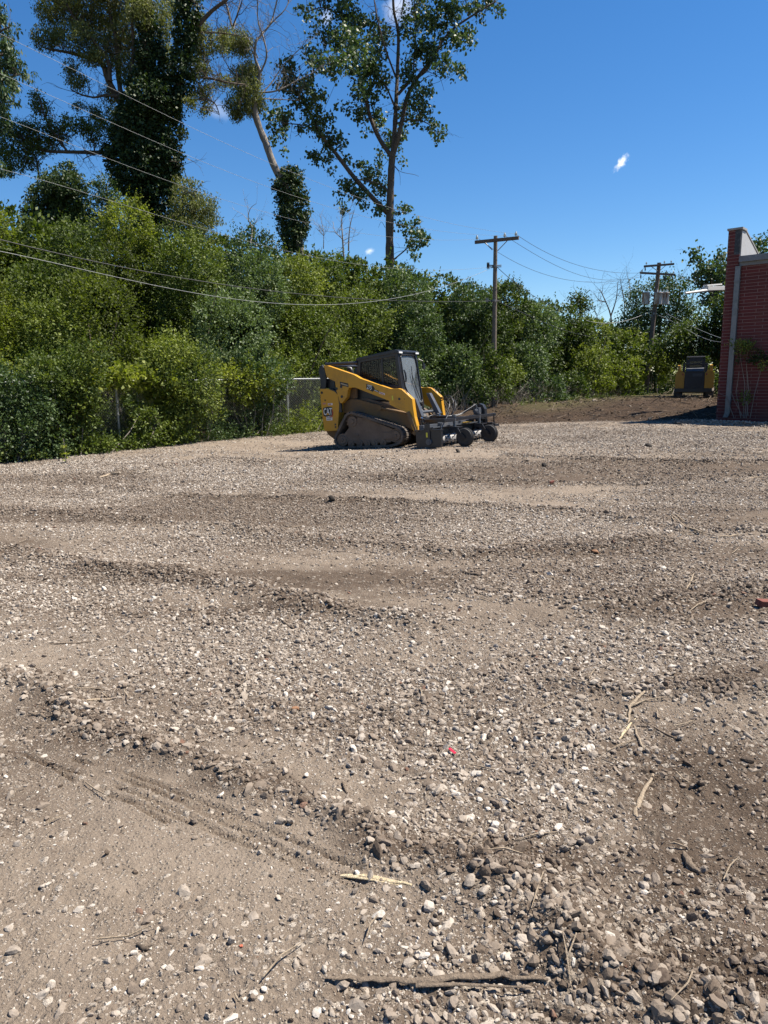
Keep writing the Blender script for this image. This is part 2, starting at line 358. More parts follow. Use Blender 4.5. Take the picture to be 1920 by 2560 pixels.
def build_gravel():
    rng = np.random.default_rng(4)
    V3, F3 = ico(2); V2, F2 = ico(1)
    OV = np.array([[1, 0, 0], [-1, 0, 0], [0, 1, 0], [0, -1, 0], [0, 0, 1], [0, 0, -1.]])*.95
    OF = np.array([[0, 2, 4], [2, 1, 4], [1, 3, 4], [3, 0, 4], [2, 0, 5], [1, 2, 5], [3, 1, 5], [0, 3, 5]])
    T3 = rock_templates(V3, 24, rng); T2 = rock_templates(V2, 20, rng, 6)
    T1 = [OV*rng.uniform(.7, 1.15, (6, 1)) for _ in range(12)]
    for (y0, y1, per, med, sg, lo, hi, tm, Fc, dpow, nm) in [
            (1.2, 4.6, 2300, .0094, .46, .004, .027, T3, F3, 1.25, 'a'),
            (1.2, 4.6, 7500, .0036, .32, .0018, .008, T1, OF, .30, 'c'),
            (4.6, 10.5, 1500, .0128, .36, .007, .034, T2, F2, 1.25, 'b'),
            (10.5, 25.2, 620, .0185, .30, .010, .042, T1, OF, 1.2, 'd')]:
        hw = lambda y: 1.0+.56*y
        area = (y1-y0)*(hw(y0)+hw(y1)); n = int(area*per)
        y = rng.uniform(y0, y1, n*2); x = rng.uniform(-1, 1, n*2)*hw(y1); k = np.abs(x) < hw(y); x, y = x[k], y[k]
        z, D, B, rg = Gfull(x, y)
        left = -7.9+(y-14.3)*.70
        keep = (rng.random(len(x)) < D**dpow*1.0) & (x > left-.1) & (y < 24.2+.8*rng.normal(size=len(x))*.5 - .02*x)
        x, y, z, D, B, rg = [a[keep] for a in (x, y, z, D, B, rg)]
        s = np.clip(rng.lognormal(math.log(med), sg, len(x))*(1+.35*rg), lo, hi)
        big = (rng.random(len(x)) < .012); s[big] = np.minimum(s[big]*1.6, hi*1.15)
        P = np.stack([x, y, z+s*rng.uniform(-.22, .45, len(x))*.62], -1)
        v = np.clip(rng.normal(.66, .22, len(x))-.40*np.clip(B-.2, 0, 1)-.10*rg, 0, .97)
        odd = rng.random(len(x)); v[odd < .004] = 1.0; v[(odd > .012) & (odd < .04)] = .985
        Vv, Ff, vv = stones(P, s, v, tm, Fc, rng)
        me = npmesh('gravel', Vv, Ff, STONE, dict(v=vv))
        PARTS.append(me); print('stones', nm, len(x), len(Ff))
PARTS = []
build_gravel()
def join_gravel():
    # one object: the loose gravel
    Vs, Fs, vs, off = [], [], [], 0
    for me in PARTS:
        n = len(me.vertices); a = np.empty(n*3, np.float32); me.vertices.foreach_get('co', a); f = np.empty(len(me.loops), np.int32); me.loops.foreach_get('vertex_index', f)
        v = np.empty(len(me.polygons), np.float32); me.attributes['v'].data.foreach_get('value', v)
        Vs.append(a.reshape(-1, 3)); Fs.append(f.reshape(-1, 3)+off); vs.append(v); off += n
        bpy.data.meshes.remove(me)
    o = link('gravel', npmesh('gravel', np.concatenate(Vs), np.concatenate(Fs), STONE, dict(v=np.concatenate(vs))))
    tag(o, 'loose crushed pale limestone gravel spread over the dusty lot', 'gravel', kind='stuff')
join_gravel()
# ------------------------------------------------------------------ mesh collector for built things
class MB:
    def __init__(s): s.v = []; s.f = []; s.n = 0
    def add(s, V, Fc):
        V = [tuple(map(float, p)) for p in V]
        s.v += V; s.f += [tuple(i+s.n for i in f) for f in Fc]; s.n += len(V); return s
    def box(s, x0, x1, y0, y1, z0, z1, M=None):
        V = [(x, y, z) for x in (x0, x1) for y in (y0, y1) for z in (z0, z1)]
        if M is not None: V = [M @ Vector(p) for p in V]
        return s.add(V, [(0, 1, 3, 2), (4, 6, 7, 5), (0, 4, 5, 1), (2, 3, 7, 6), (0, 2, 6, 4), (1, 5, 7, 3)])
    def prism(s, pts, a, b, ax='y', M=None):
        """outline pts extruded along an axis from a to b"""
        def q(p, t): return {'y': (p[0], t, p[1]), 'x': (t, p[0], p[1]), 'z': (p[0], p[1], t)}[ax]
        n = len(pts); V = [q(p, a) for p in pts]+[q(p, b) for p in pts]
        if M is not None: V = [M @ Vector(p) for p in V]
        Fc = [tuple(range(n)), tuple(range(2*n-1, n-1, -1))]+[(i, i+n, (i+1) % n+n, (i+1) % n) for i in range(n)]
        return s.add(V, Fc)
    def tube(s, P, R, k=8, cap=True):
        P = [Vector(p) for p in P]; n = len(P)
        if isinstance(R, (int, float)): R = [R]*n
        up = None; rings = []
        for i in range(n):
            d = (P[min(i+1, n-1)]-P[max(i-1, 0)])
            if d.length < 1e-9: d = Vector((0, 0, 1))
            d.normalize()
            if up is None: up = d.orthogonal().normalized()
            up = (up-d*up.dot(d)); up = up.normalized() if up.length > 1e-6 else d.orthogonal().normalized()
            b = d.cross(up)
            rings.append([P[i]+(up*math.cos(2*PI*j/k)+b*math.sin(2*PI*j/k))*R[i] for j in range(k)])
        V = [p for r in rings for p in r]
        Fc = [(i*k+j, i*k+(j+1) % k, (i+1)*k+(j+1) % k, (i+1)*k+j) for i in range(n-1) for j in range(k)]
        if cap: Fc += [tuple(range(k-1, -1, -1)), tuple(range((n-1)*k, n*k))]
        return s.add(V, Fc)
    def cyl(s, c, r, y0, y1, ax='y', k=24, r2=None):
        o = {'y': (0, 1, 0), 'x': (1, 0, 0), 'z': (0, 0, 1)}[ax]; o = Vector(o); c = Vector(c)
        return s.tube([c+o*y0, c+o*y1], [r, r2 if r2 is not None else r], k)
    def build(s, name, m, parent=None, bevel=0, smooth=0, loc=None):
        me = bpy.data.meshes.new(name); me.from_pydata(s.v, [], s.f)
        bm = bmesh.new(); bm.from_mesh(me); bmesh.ops.recalc_face_normals(bm, faces=bm.faces)
        if bevel: 
            es = [e for e in bm.edges if len(e.link_faces) == 2 and e.calc_face_angle(0) > .5]
            try: bmesh.ops.bevel(bm, geom=es, offset=bevel, segments=2, profile=.7, affect='EDGES', clamp_overlap=True)
            except Exception as ex: print('bevel', name, ex)
        for f in bm.faces: f.smooth = bool(smooth)
        if smooth:
            for e in bm.edges:
                if len(e.link_faces) == 2 and e.calc_face_angle(0) > smooth: e.smooth = False
        bm.to_mesh(me); bm.free(); me.materials.append(m)
        return link(name, me, parent, loc)
# ------------------------------------------------------------------ leaves
def quads(C, A, Nn, L, Wd):
    """diamond leaves: base C, axis A, rough normal Nn, length, width"""
    A = A/np.linalg.norm(A, axis=1)[:, None]; B = np.cross(Nn, A); B /= np.maximum(np.linalg.norm(B, axis=1), 1e-6)[:, None]
    L = L[:, None]; Wd = Wd[:, None]
    V = np.stack([C, C+A*L*.45+B*Wd*.5, C+A*L, C+A*L*.45-B*Wd*.5], 1)
    return V.reshape(-1, 3)
class Leaves:
    def __init__(s, seed=1): s.V = []; s.v = []; s.rng = np.random.default_rng(seed)
    def spray(s, C, r, n, size, out=None, up=.6, droop=0., v=None, wr=.55, sq=(1, 1, 1)):
        """clusters: centres C (k,3), radius r (k,), n leaves each"""
        rng = s.rng; k = len(C); N = k*n
        if N == 0: return
        r = np.broadcast_to(np.asarray(r, float), (k,))
        o = rng.normal(size=(N, 3))*.55; o *= np.array(sq)
        P = np.repeat(C, n, 0)+o*np.repeat(r, n)[:, None]
        A = rng.normal(size=(N, 3)); A[:, 2] -= droop*2
        if out is not None: A += np.repeat(out, n, 0)*1.2
        Nn = rng.normal(size=(N, 3))*.8; Nn[:, 2] += up
        if out is not None: Nn += np.repeat(out, n, 0)*.5
        L = size*rng.uniform(.6, 1.3, N)
        s.V.append(quads(P, A, Nn, L, L*wr*rng.uniform(.8, 1.2, N)))
        vv = rng.uniform(.25, .75, k) if v is None else np.broadcast_to(v, (k,))
        s.v.append(np.clip(np.repeat(vv, n)+rng.normal(0, .13, N), 0, 1))
    def shoots(s, P, D, ln, n, size, droop=.0, v=None, wr=.5):
        """leafy shoots: start P, direction D, length ln, n leaves along each"""
        rng = s.rng; k = len(P); t = (np.arange(n)+.5)/n
        D = D/np.linalg.norm(D, axis=1)[:, None]
        T = np.tile(t, k); Pp = np.repeat(P, n, 0)+np.repeat(D*ln[:, None], n, 0)*T[:, None]
        Pp[:, 2] -= droop*np.repeat(ln, n)*T**2
        A = rng.normal(size=(k*n, 3))+np.repeat(D, n, 0)*.6; A[:, 2] -= droop
        Nn = rng.normal(size=(k*n, 3))*.5; Nn[:, 2] += .8
        L = size*rng.uniform(.6, 1.2, k*n)*(1.1-.4*T)
        s.V.append(quads(Pp, A, Nn, L, L*wr))
        vv = rng.uniform(.4, .9, k) if v is None else np.broadcast_to(v, (k,))
        s.v.append(np.clip(np.repeat(vv, n)+rng.normal(0, .1, k*n), 0, 1))
    def lump(s, c, R, size, dens=220, v=.5, up=.6, front=True, vr=.14, droop=0, shoot=1., z0=None, wr=.55):
        """a bushy mass: clusters over a bumpy shell plus some inside; c centre, R (rx,ry,rz)"""
        rng = s.rng; R = np.asarray(R, float)
        area = 4*PI*((R[0]*R[1])**1.6/3+(R[0]*R[2])**1.6/3+(R[1]*R[2])**1.6/3)**(1/1.6)
        per = 12; k = max(6, int(area*dens/per))
        d = rng.normal(size=(int(k*1.6), 3)); d /= np.linalg.norm(d, axis=1)[:, None]
        if front: d = d[(d[:, 1] < .35) | (rng.random(len(d)) < .3)]
        d = d[:k]; k = len(d)
        ph = rng.uniform(0, 6.28, 6); w = rng.normal(size=(6, 3))*3.2
        b = sum(np.sin(d @ w[i]+ph[i]) for i in range(6))/6
        depth = 1-np.abs(rng.normal(0, .13, k))
        r = (1+.30*b)*depth
        C = c+d*R*r[:, None]
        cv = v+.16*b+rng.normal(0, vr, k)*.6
        if z0 is not None: C[:, 2] = np.maximum(C[:, 2], z0(C[:, 0], C[:, 1])+.03)
        cr = .10+.05*R.mean()
        s.spray(C, cr, per, size, out=d, up=up, droop=droop, v=cv, wr=wr)
        if shoot > 0:
            ns = int(k*.22*shoot); j = rng.integers(0, k, ns); dd = d[j].copy(); dd[:, 2] += .6; dd += rng.normal(size=dd.shape)*.3
            s.shoots(C[j], dd, rng.uniform(.2, .7, ns)*R.mean()**.5, 10, size*1.05, v=cv[j]+.12, droop=droop*.5+.1, wr=wr)
    def mesh(s, name, m):
        V = np.concatenate(s.V); n = len(V)//4
        return npmesh(name, V, np.arange(n*4).reshape(n, 4), m, dict(v=np.concatenate(s.v)))
    def count(s): return sum(map(len, s.V))//4
LG = dict(
    mid=leafmat('leaf_mid', [(0, (.026, .046, .012)), (.4, (.062, .098, .020)), (.75, (.12, .165, .032)), (1, (.21, .255, .06))]),
    blue=leafmat('leaf_cool', [(0, (.022, .042, .020)), (.5, (.052, .094, .036)), (1, (.13, .19, .085))], trans=.25, rough=.52),
    yel=leafmat('leaf_yellowish', [(0, (.045, .065, .014)), (.5, (.13, .17, .028)), (1, (.29, .33, .06))], trans=.42),
    olive=leafmat('leaf_olive', [(0, (.058, .070, .024)), (.5, (.120, .142, .050)), (1, (.22, .24, .09))], trans=.35),
    ivy=leafmat('leaf_ivy', [(0, (.012, .028, .010)), (.5, (.032, .060, .020)), (1, (.08, .12, .035))], trans=.18, rough=.55),
    cot=leafmat('leaf_cottonwood', [(0, (.028, .052, .026)), (.5, (.058, .10, .046)), (1, (.12, .18, .085))], trans=.25, rough=.5),
    dry=leafmat('dry_stalk', [(0, (.10, .075, .05)), (.5, (.20, .155, .10)), (1, (.36, .30, .2))], trans=.1, rough=.7))
def barkmat(name, c1, c2, sc=8):
    m = mat(name, c1, .9, 0, .2); t = m.node_tree; b = t.nodes['Principled BSDF']
    tcn = t.nodes.new('ShaderNodeTexCoord'); mp = t.nodes.new('ShaderNodeMapping'); mp.inputs['Scale'].default_value = (3, 3, .6)
    t.links.new(tcn.outputs['Object'], mp.inputs[0]); n = noise_n(t, sc, 7, .7, mp.outputs[0])
    t.links.new(ramp(t, n, [(.3, c1), (.7, c2)]), b.inputs['Base Color']); t.links.new(bump(t, n, .8, .03), b.inputs['Normal'])
    return m
BARK = barkmat('bark_brown', (.05, .038, .028), (.14, .11, .085))
BARKG = barkmat('bark_grey', (.13, .11, .09), (.30, .265, .23))
DEAD = barkmat('dead_wood', (.16, .135, .11), (.36, .32, .27))
def limb(mb, pts, Y, r0, r1, jit=.25, rng=None, k=7, dy=0.):
    """limb through photo points at depth Y (metres), drifting dy in depth"""
    rng = rng or np.random.default_rng(1); out = []; n = len(pts)
    y = 0
    for i, p in enumerate(pts):
        y += rng.normal()*jit if 0 < i else 0
        out.append(at(p[0], p[1], Y+y+dy*i/max(1, n-1)))
    Q = []; m = 4
    for i in range(n-1):                                # Catmull-Rom so limbs bend softly
        a, b, c, d = out[max(i-1, 0)], out[i], out[i+1], out[min(i+2, n-1)]
        for j in range(m):
            t = j/m; Q.append(.5*((2*b)+(-a+c)*t+(2*a-5*b+4*c-d)*t*t+(-a+3*b-3*c+d)*t**3))
    Q.append(out[-1]); N = len(Q)
    R = [(r0+(r1-r0)*i/(N-1))*(1+rng.normal()*.05) for i in range(N)]
    mb.tube(Q, R, k); return Q, R
def twigs(mb, Q, R, n, ln, rng, r=.012, up=.3, levels=2):
    """fine branching twigs growing from limb points Q"""
    for _ in range(n):
        i = rng.integers(len(Q)//4, len(Q)); p = np.array(Q[i]); d = rng.normal(size=3); d[2] += up; d /= np.linalg.norm(d)
        L = ln*rng.uniform(.5, 1.2); P = [p]
        for s_ in range(5):
            d = d+rng.normal(size=3)*.22; d[2] += .06*up; d /= np.linalg.norm(d); P.append(P[-1]+d*L/5)
        rr = min(r, R[i]*.6); mb.tube(P, [rr*(1-.17*j) for j in range(6)], 4, False)
        if levels > 1:
            for q in P[2:5]:
                d2 = d+rng.normal(size=3)*.7; d2 /= np.linalg.norm(d2); l2 = L*rng.uniform(.25, .5)
                mb.tube([q, q+d2*l2*.5+rng.normal(size=3)*.03, q+d2*l2], [rr*.5, rr*.4, rr*.2], 3, False)
c5 = lambda p: (500+p[0]/2.07375, p[1]/2.07375)
c3 = lambda p: (p[0]/2.37, p[1]/2.37)
def px2m(n, Y): return n*Y/F_
def blobs(lv, bl_, cv, sc, Y, size, per, dens, v, thick=1., up=.4, droop=0., cr=.12, sticks=None, Q=None, wr=.55, rngs=None, n_min=3, sq=(1, 1, 1), dyf=None):
    """fill authored crown masses with leaf clusters; returns cluster centres"""
    rng = lv.rng; allC = []
    for b in bl_:
        (x, y, rx, ry) = b[:4]; vv = b[4] if len(b) > 4 else v
        px, py = cv((x, y)); ax, ay = px2m(rx/sc, Y), px2m(ry/sc, Y)
        k = max(n_min, int(dens*ax*ay*PI*(.6+.4*thick)))
        d = rng.normal(size=(k, 3)); d /= np.linalg.norm(d, axis=1)[:, None]; r = rng.random(k)**.45
        dep = (dyf(px, py) if dyf else 0)+rng.normal(0, .25*thick)
        c = at(px, py, Y+dep)
        C = c+d*r[:, None]*np.array([ax, max(ax, ay)*thick, ay])
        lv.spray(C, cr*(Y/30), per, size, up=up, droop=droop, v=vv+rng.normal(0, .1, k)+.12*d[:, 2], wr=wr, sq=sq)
        allC.append(C)
    return np.concatenate(allC)
def connect(mb, C, Q, rng, frac=.5, r=.012):
    """thin branchlets from clusters to the nearest limb point"""
    Q = np.array([list(q) for q in Q])
    for c in C[rng.random(len(C)) < frac]:
        d = np.linalg.norm(Q-c, axis=1)+np.maximum(0, Q[:, 2]-c[2]+.1)*1.2; q = Q[d.argmin()]
        m = (q+c)/2+rng.normal(size=3)*.06*np.linalg.norm(q-c); m[2] -= .04
        mb.tube([q, m, c], [r, r*.7, r*.35], 3, False)
def tree(name, label, cat, base, mbs, lvs, group=None):
    """mbs/lvs: lists of (part name, MB, material) and (part name, Leaves, material)"""
    e = empty(name, base); inv = Matrix.Translation(-Vector(base))
    for pn, mb, m in mbs:
        mb.v = [tuple(Vector(p)-Vector(base)) for p in mb.v]; mb.build(pn, m, e, smooth=1.2)
    for pn, lv, m in lvs:
        lv.V = [V-np.array(base) for V in lv.V]; link(pn, lv.mesh(pn, m), e); print(pn, 'leaves', lv.count())
    tag(e, label, cat, group); return e
# ---- depth of the hedge foot as a function of photo x
HX = np.array([-250, 0, 250, 500, 800, 1000, 1150, 1290, 1400, 1500, 1600, 1700, 1800, 2100.])
HY = np.array([11.8, 14.35, 16.2, 18.9, 22.2, 25.5, 28.8, 32.3, 35.5, 39, 43, 46, 48, 52.])
TX = np.array([-250, 0, 60, 130, 200, 260, 330, 400, 470, 540, 600, 660, 720, 780, 840, 900, 960, 1020, 1090, 1160, 1240, 1290, 1340, 1400, 1440, 1500, 1540, 1700])
TY = np.array([500, 490, 500, 520, 560, 565, 560, 545, 560, 560, 585, 622, 655, 640, 632, 655, 685, 702, 700, 705, 700, 732, 738, 762, 778, 800, 815, 850])
hy = lambda px: np.interp(px, HX, HY); ty = lambda px: np.interp(px, TX, TY)-16*np.clip((1300-px)/400, 0, 1)
# ------------------------------------------------------------------ hedgerow: individual trees and shrubs grown into one another
def hedge_tree(label, cat, name, px0, px1, mt, v, seed, size=.078, back=3.2, R0=.8, bot=None, top=0, dens=210, low=.0, group='trees and shrubs of the overgrown hedgerow', front=1.3, rows=None, topf=None):
    rng = np.random.default_rng(seed); lv = Leaves(seed); Y0 = float(hy((px0+px1)/2)); mb = MB()
    w = px2m(px1-px0, Y0)
    ft = topf or (lambda p: ty(p)-0)
    xm = (px0+px1)/2; b0 = gnd(xm, float(np.interp(xm, [0, 800, 1300, 1700], [1160, 1085, 1005, 990])))
    zt = at(xm, ft(xm)-top, Y0+back)[2]; h = zt-b0[2]
    for lay in range(2):
        zz = .35+low
        while zz < h-.25:
            R = (R0*rng.uniform(.7, 1.5)) if lay == 0 else R0*1.35
            n = max(1, int(round(w/(R*2.0))))
            for i in range(n):
                px = px0+(px1-px0)*(i+.5+rng.uniform(-.35, .35))/n; Yh = float(hy(px)); fr = zz/h
                Y = Yh+front+back*fr**1.3+rng.normal(0, .7)+lay*2.0
                P = C0+ray(px, 945)*(Y/ray(px, 945)[1])
                zmax = at(px, ft(px)-top, Y)[2]
                z = float(Gb(P[0], P[1]))+zz*(zmax-Gb(P[0], P[1]))/h
                rz = R*rng.uniform(.8, 1.15)
                z = min(z, zmax-rz*.75)+rng.normal(0, .12)
                if lay == 1: z -= .2
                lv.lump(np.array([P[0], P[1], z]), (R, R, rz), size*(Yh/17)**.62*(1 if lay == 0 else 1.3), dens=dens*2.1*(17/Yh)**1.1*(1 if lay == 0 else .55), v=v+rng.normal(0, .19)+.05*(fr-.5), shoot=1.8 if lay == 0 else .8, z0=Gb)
            zz += R*1.45
    base = (C0+ray(xm, 945)*((Y0+front+.8)/ray(xm, 945)[1])); base[2] = Gb(base[0], base[1])
    for _ in range(1):
        q = base+np.array([rng.normal(0, w*.15), .6+rng.normal(0, .3), 0]); P = [q]
        d = np.array([rng.normal(0, .25), rng.normal(0, .2), 1.])
        for s_ in range(6):
            P.append(P[-1]+d*h*.09); d = d+rng.normal(size=3)*.13
        mb.tube(P, [.04-.005*i for i in range(7)], 6)
    return tree(name, label, cat, tuple(base), [('trunk', mb, BARK)], [('crown', lv, mt)], group)
HT = hedge_tree
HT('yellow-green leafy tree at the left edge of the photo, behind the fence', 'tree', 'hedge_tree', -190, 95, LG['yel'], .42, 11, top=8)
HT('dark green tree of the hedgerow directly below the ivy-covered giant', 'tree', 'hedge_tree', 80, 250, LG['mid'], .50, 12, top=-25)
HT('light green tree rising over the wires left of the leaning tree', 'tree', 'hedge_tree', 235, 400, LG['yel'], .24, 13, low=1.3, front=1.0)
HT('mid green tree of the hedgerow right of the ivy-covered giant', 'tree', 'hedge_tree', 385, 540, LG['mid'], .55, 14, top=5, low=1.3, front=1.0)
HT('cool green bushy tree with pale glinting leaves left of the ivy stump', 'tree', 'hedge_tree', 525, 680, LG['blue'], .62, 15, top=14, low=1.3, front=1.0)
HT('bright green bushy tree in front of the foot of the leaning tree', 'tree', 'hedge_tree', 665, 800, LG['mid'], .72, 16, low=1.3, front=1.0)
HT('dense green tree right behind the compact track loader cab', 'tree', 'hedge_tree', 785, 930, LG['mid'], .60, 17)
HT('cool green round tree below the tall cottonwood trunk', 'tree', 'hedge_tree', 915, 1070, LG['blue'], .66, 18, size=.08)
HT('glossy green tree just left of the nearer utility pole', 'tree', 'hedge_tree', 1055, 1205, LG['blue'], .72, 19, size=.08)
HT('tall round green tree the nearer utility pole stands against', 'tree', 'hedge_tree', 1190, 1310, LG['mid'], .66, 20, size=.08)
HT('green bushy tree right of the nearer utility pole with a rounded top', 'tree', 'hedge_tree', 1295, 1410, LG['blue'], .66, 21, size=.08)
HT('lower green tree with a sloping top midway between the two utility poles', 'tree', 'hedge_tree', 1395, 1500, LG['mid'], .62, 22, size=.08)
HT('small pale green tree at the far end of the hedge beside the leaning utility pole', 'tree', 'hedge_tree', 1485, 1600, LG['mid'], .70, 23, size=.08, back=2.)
# ---- shrubs and vines at the fence
def shrub(label, name, parts, mt, v, seed, size=.08, dens=230, Yo=0., cat='shrub', group='shrubs along the chain-link fence', wr=.55, stems=5, droop=0.):
    """parts: (px, py centre, rx px, ry px) masses at the hedge-foot depth"""
    rng = np.random.default_rng(seed); lv = Leaves(seed); mb = MB(); cs = []
    for (px, py, rx, ry) in parts:
        Y = float(hy(px))+Yo+rng.normal(0, .12); c = at(px, py, Y); a, b = px2m(rx, Y), px2m(ry, Y); cs.append(c)
        n = max(1, int(round(max(a, b)/.42)))
        for i in range(max(1, int(n*1.2))):
            cc = c+rng.normal(size=3)*np.array([a*.38, .18, b*.38])*(1 if n > 1 else 0)
            lv.lump(cc, (min(a, .5)*rng.uniform(.8, 1.1), .42, min(b, .5)*rng.uniform(.8, 1.1)), size*(Y/17)**.6, dens=dens*1.7*(17/Y), v=v+rng.normal(0, .06), shoot=1.3, z0=Gb, wr=wr, droop=droop)
    px, py = parts[0][:2]; m = np.mean(cs, 0); base = m.copy(); base[2] = Gb(m[0], m[1])
    for i in range(stems):
        t = cs[i % len(cs)]+rng.normal(size=3)*.15; q = base+np.array([(t[0]-base[0])*.5, rng.normal(0, .1), 0]); q[2] = Gb(q[0], q[1])
        mb.tube([q, (q+t)/2+rng.normal(size=3)*.08, t], [.014, .01, .006], 5)
    return tree(name, label, cat, tuple(base), [('stem', mb, BARKG)], [('foliage', lv, mt)], group)
shrub('big dark green shrub in front of the fence at the left edge', 'fence_shrub', [(20, 1080, 70, 70), (100, 1085, 60, 65), (-60, 1085, 60, 80), (60, 1030, 60, 40), (20, 1130, 60, 30), (110, 1125, 50, 25), (-100, 1060, 60, 90)], LG['blue'], .55, 31)
shrub('tall leafy shrub climbing over the fence left of the bare fence post', 'fence_shrub', [(170, 1090, 45, 45), (190, 1010, 55, 45), (150, 960, 60, 40), (210, 950, 45, 50), (110, 930, 50, 40), (200, 1050, 40, 40), (220, 890, 45, 40)], LG['mid'], .45, 32)
shrub('pale yellow-green grapevine hanging over the fence rail by the bare post', 'grapevine', [(290, 945, 50, 22), (350, 955, 55, 28), (410, 965, 50, 30), (440, 1000, 35, 30), (395, 990, 30, 25), (240, 930, 30, 25), (205, 990, 20, 40), (330, 930, 50, 15)], LG['yel'], .62, 33, size=.105, dens=120, Yo=.1, cat='vine', wr=.85, group=None)
shrub('wall of dark green creeper hiding the fence at the far left edge', 'fence_creeper', [(-60, 1000, 45, 50), (-10, 985, 45, 45), (40, 990, 45, 40), (85, 1000, 40, 50), (-100, 980, 45, 60), (20, 945, 45, 22), (110, 965, 30, 30), (-50, 945, 50, 25), (130, 1020, 30, 40)], LG['blue'], .42, 45, size=.075, cat='creeper', Yo=.15)
shrub('green creeper climbing the fence between the grapevine and the tall narrow shrub', 'fence_creeper', [(470, 965, 35, 30), (450, 1010, 35, 40), (480, 1000, 35, 40), (430, 940, 30, 20)], LG['mid'], .5, 46, cat='creeper', Yo=.15)
shrub('green creeper on the fence left of the grapevine below the tall shrub', 'fence_creeper', [(150, 1020, 35, 40), (190, 985, 35, 30), (215, 990, 25, 35), (210, 1035, 26, 40), (335, 1010, 15, 20)], LG['mid'], .38, 47, cat='creeper', Yo=.15)
shrub('low green shrub at the foot of the bare fence post', 'fence_shrub', [(255, 1118, 45, 24), (300, 1110, 40, 24), (340, 1110, 30, 30), (210, 1120, 30, 20)], LG['mid'], .55, 34)
shrub('green weedy shrub right of the bare fence post', 'fence_shrub', [(370, 1070, 45, 50), (420, 1060, 45, 45), (400, 1105, 50, 28), (450, 1090, 35, 35), (358, 1050, 16, 30)], LG['mid'], .66, 35)
shrub('tall narrow dark shrub poking above the fence rail', 'fence_shrub', [(520, 920, 35, 50), (510, 980, 40, 45), (530, 1040, 40, 40), (500, 1080, 45, 35), (545, 1085, 35, 30), (480, 1030, 30, 40), (520, 880, 25, 25)], LG['blue'], .55, 36, size=.045)
shrub('bright yellow-green shrub draped over the fence rail', 'fence_shrub', [(630, 930, 45, 28), (600, 950, 40, 28), (660, 955, 45, 32), (650, 985, 40, 25), (610, 985, 30, 20), (690, 970, 25, 20), (575, 935, 18, 14)], LG['yel'], .62, 37, size=.075)
shrub('loose green shrub behind the fence rail with upright shoots', 'fence_shrub', [(690, 915, 30, 22), (650, 900, 40, 22), (710, 935, 30, 15)], LG['mid'], .7, 38, Yo=1.2)
shrub('low dark green shrub between the fence posts', 'fence_shrub', [(590, 1060, 45, 35), (640, 1070, 45, 30), (600, 1095, 50, 20), (560, 1085, 30, 25), (670, 1050, 35, 30)], LG['blue'], .62, 39, size=.05)
shrub('small green shrub left of the second fence post', 'fence_shrub', [(700, 1065, 35, 32), (720, 1080, 35, 22), (680, 1085, 35, 18)], LG['mid'], .5, 40, size=.05)
shrub('bright green shrub next to the rear of the compact track loader', 'fence_shrub', [(760, 1050, 38, 30), (790, 1065, 32, 22), (740, 1070, 30, 25), (775, 1030, 20, 16), (800, 1082, 22, 10)], LG['yel'], .52, 41, size=.05)
# ---- bright shrubs at the far end
shrub('bright yellow-green shrub left of the far yellow machine', 'far_shrub', [(1600, 925, 45, 35), (1650, 915, 45, 35), (1560, 945, 40, 25), (1700, 900, 30, 22), (1620, 890, 40, 25), (1665, 945, 20, 25), (1510, 960, 40, 15), (1720, 890, 22, 10)], LG['yel'], .45, 42, Yo=-1.6, dens=230, group='shrubs at the far end of the lot')
shrub('sunlit green sprig of shrub between the far yellow machine and the brick wall', 'far_shrub', [(1775, 905, 18, 18), (1785, 890, 12, 14), (1768, 920, 12, 10)], LG['yel'], .5, 43, Yo=-3.5, dens=200, group='shrubs at the far end of the lot')
# ---- ragged cut stems and dry stalks along the far hedge foot
def stalks():
    rng = np.random.default_rng(5); mb = MB()
    for _ in range(620):
        px = rng.uniform(1255, 1600) if rng.random() < .8 else rng.uniform(1060, 1260); Y = float(hy(px))+rng.uniform(-.5, .5); p = at(px, 950, Y); p[2] = Gb(p[0], p[1])-.03
        h = rng.uniform(.2, 1.15)*(1 if px < 1480 else .5); d = np.array([rng.normal(0, .35), rng.normal(0, .2), 1]); m = p+d*h*.5; e = m+(d+rng.normal(size=3)*.35)*h*.5
        mb.tube([p, m, e], [.011, .008, .004], 3, False)
    o = mb.build('cut_brush', DEAD); tag(o, 'ragged dry stalks and cut stems along the foot of the far hedge', 'brush', kind='stuff')
stalks()
# ---- thin wood that closes the view behind the hedge
def far_wood():
    rng = np.random.default_rng(6); lv = Leaves(6)
    for px in np.arange(-330, 1560, 75):
        Yh = float(hy(px))
        for k in range(5):
            Y = Yh+7+rng.uniform(-.6, .8); top = at(px, ty(px)+25, Y)[2]; z = Gb(at(px, 950, Y)[0], Y)+.8+k*(top-1.6)/5; p = at(px, 950, Y); p[2] = z+rng.normal(0, .2)
            lv.lump(p, (1.7, 1.1, 1.4), .17, dens=110, v=.35, shoot=.5, z0=Gb)
    o = link('background_thicket', lv.mesh('background_thicket', LG['mid'])); tag(o, 'dark thicket filling the gaps behind the hedgerow', 'thicket', kind='stuff'); print('wood', lv.count())
far_wood()
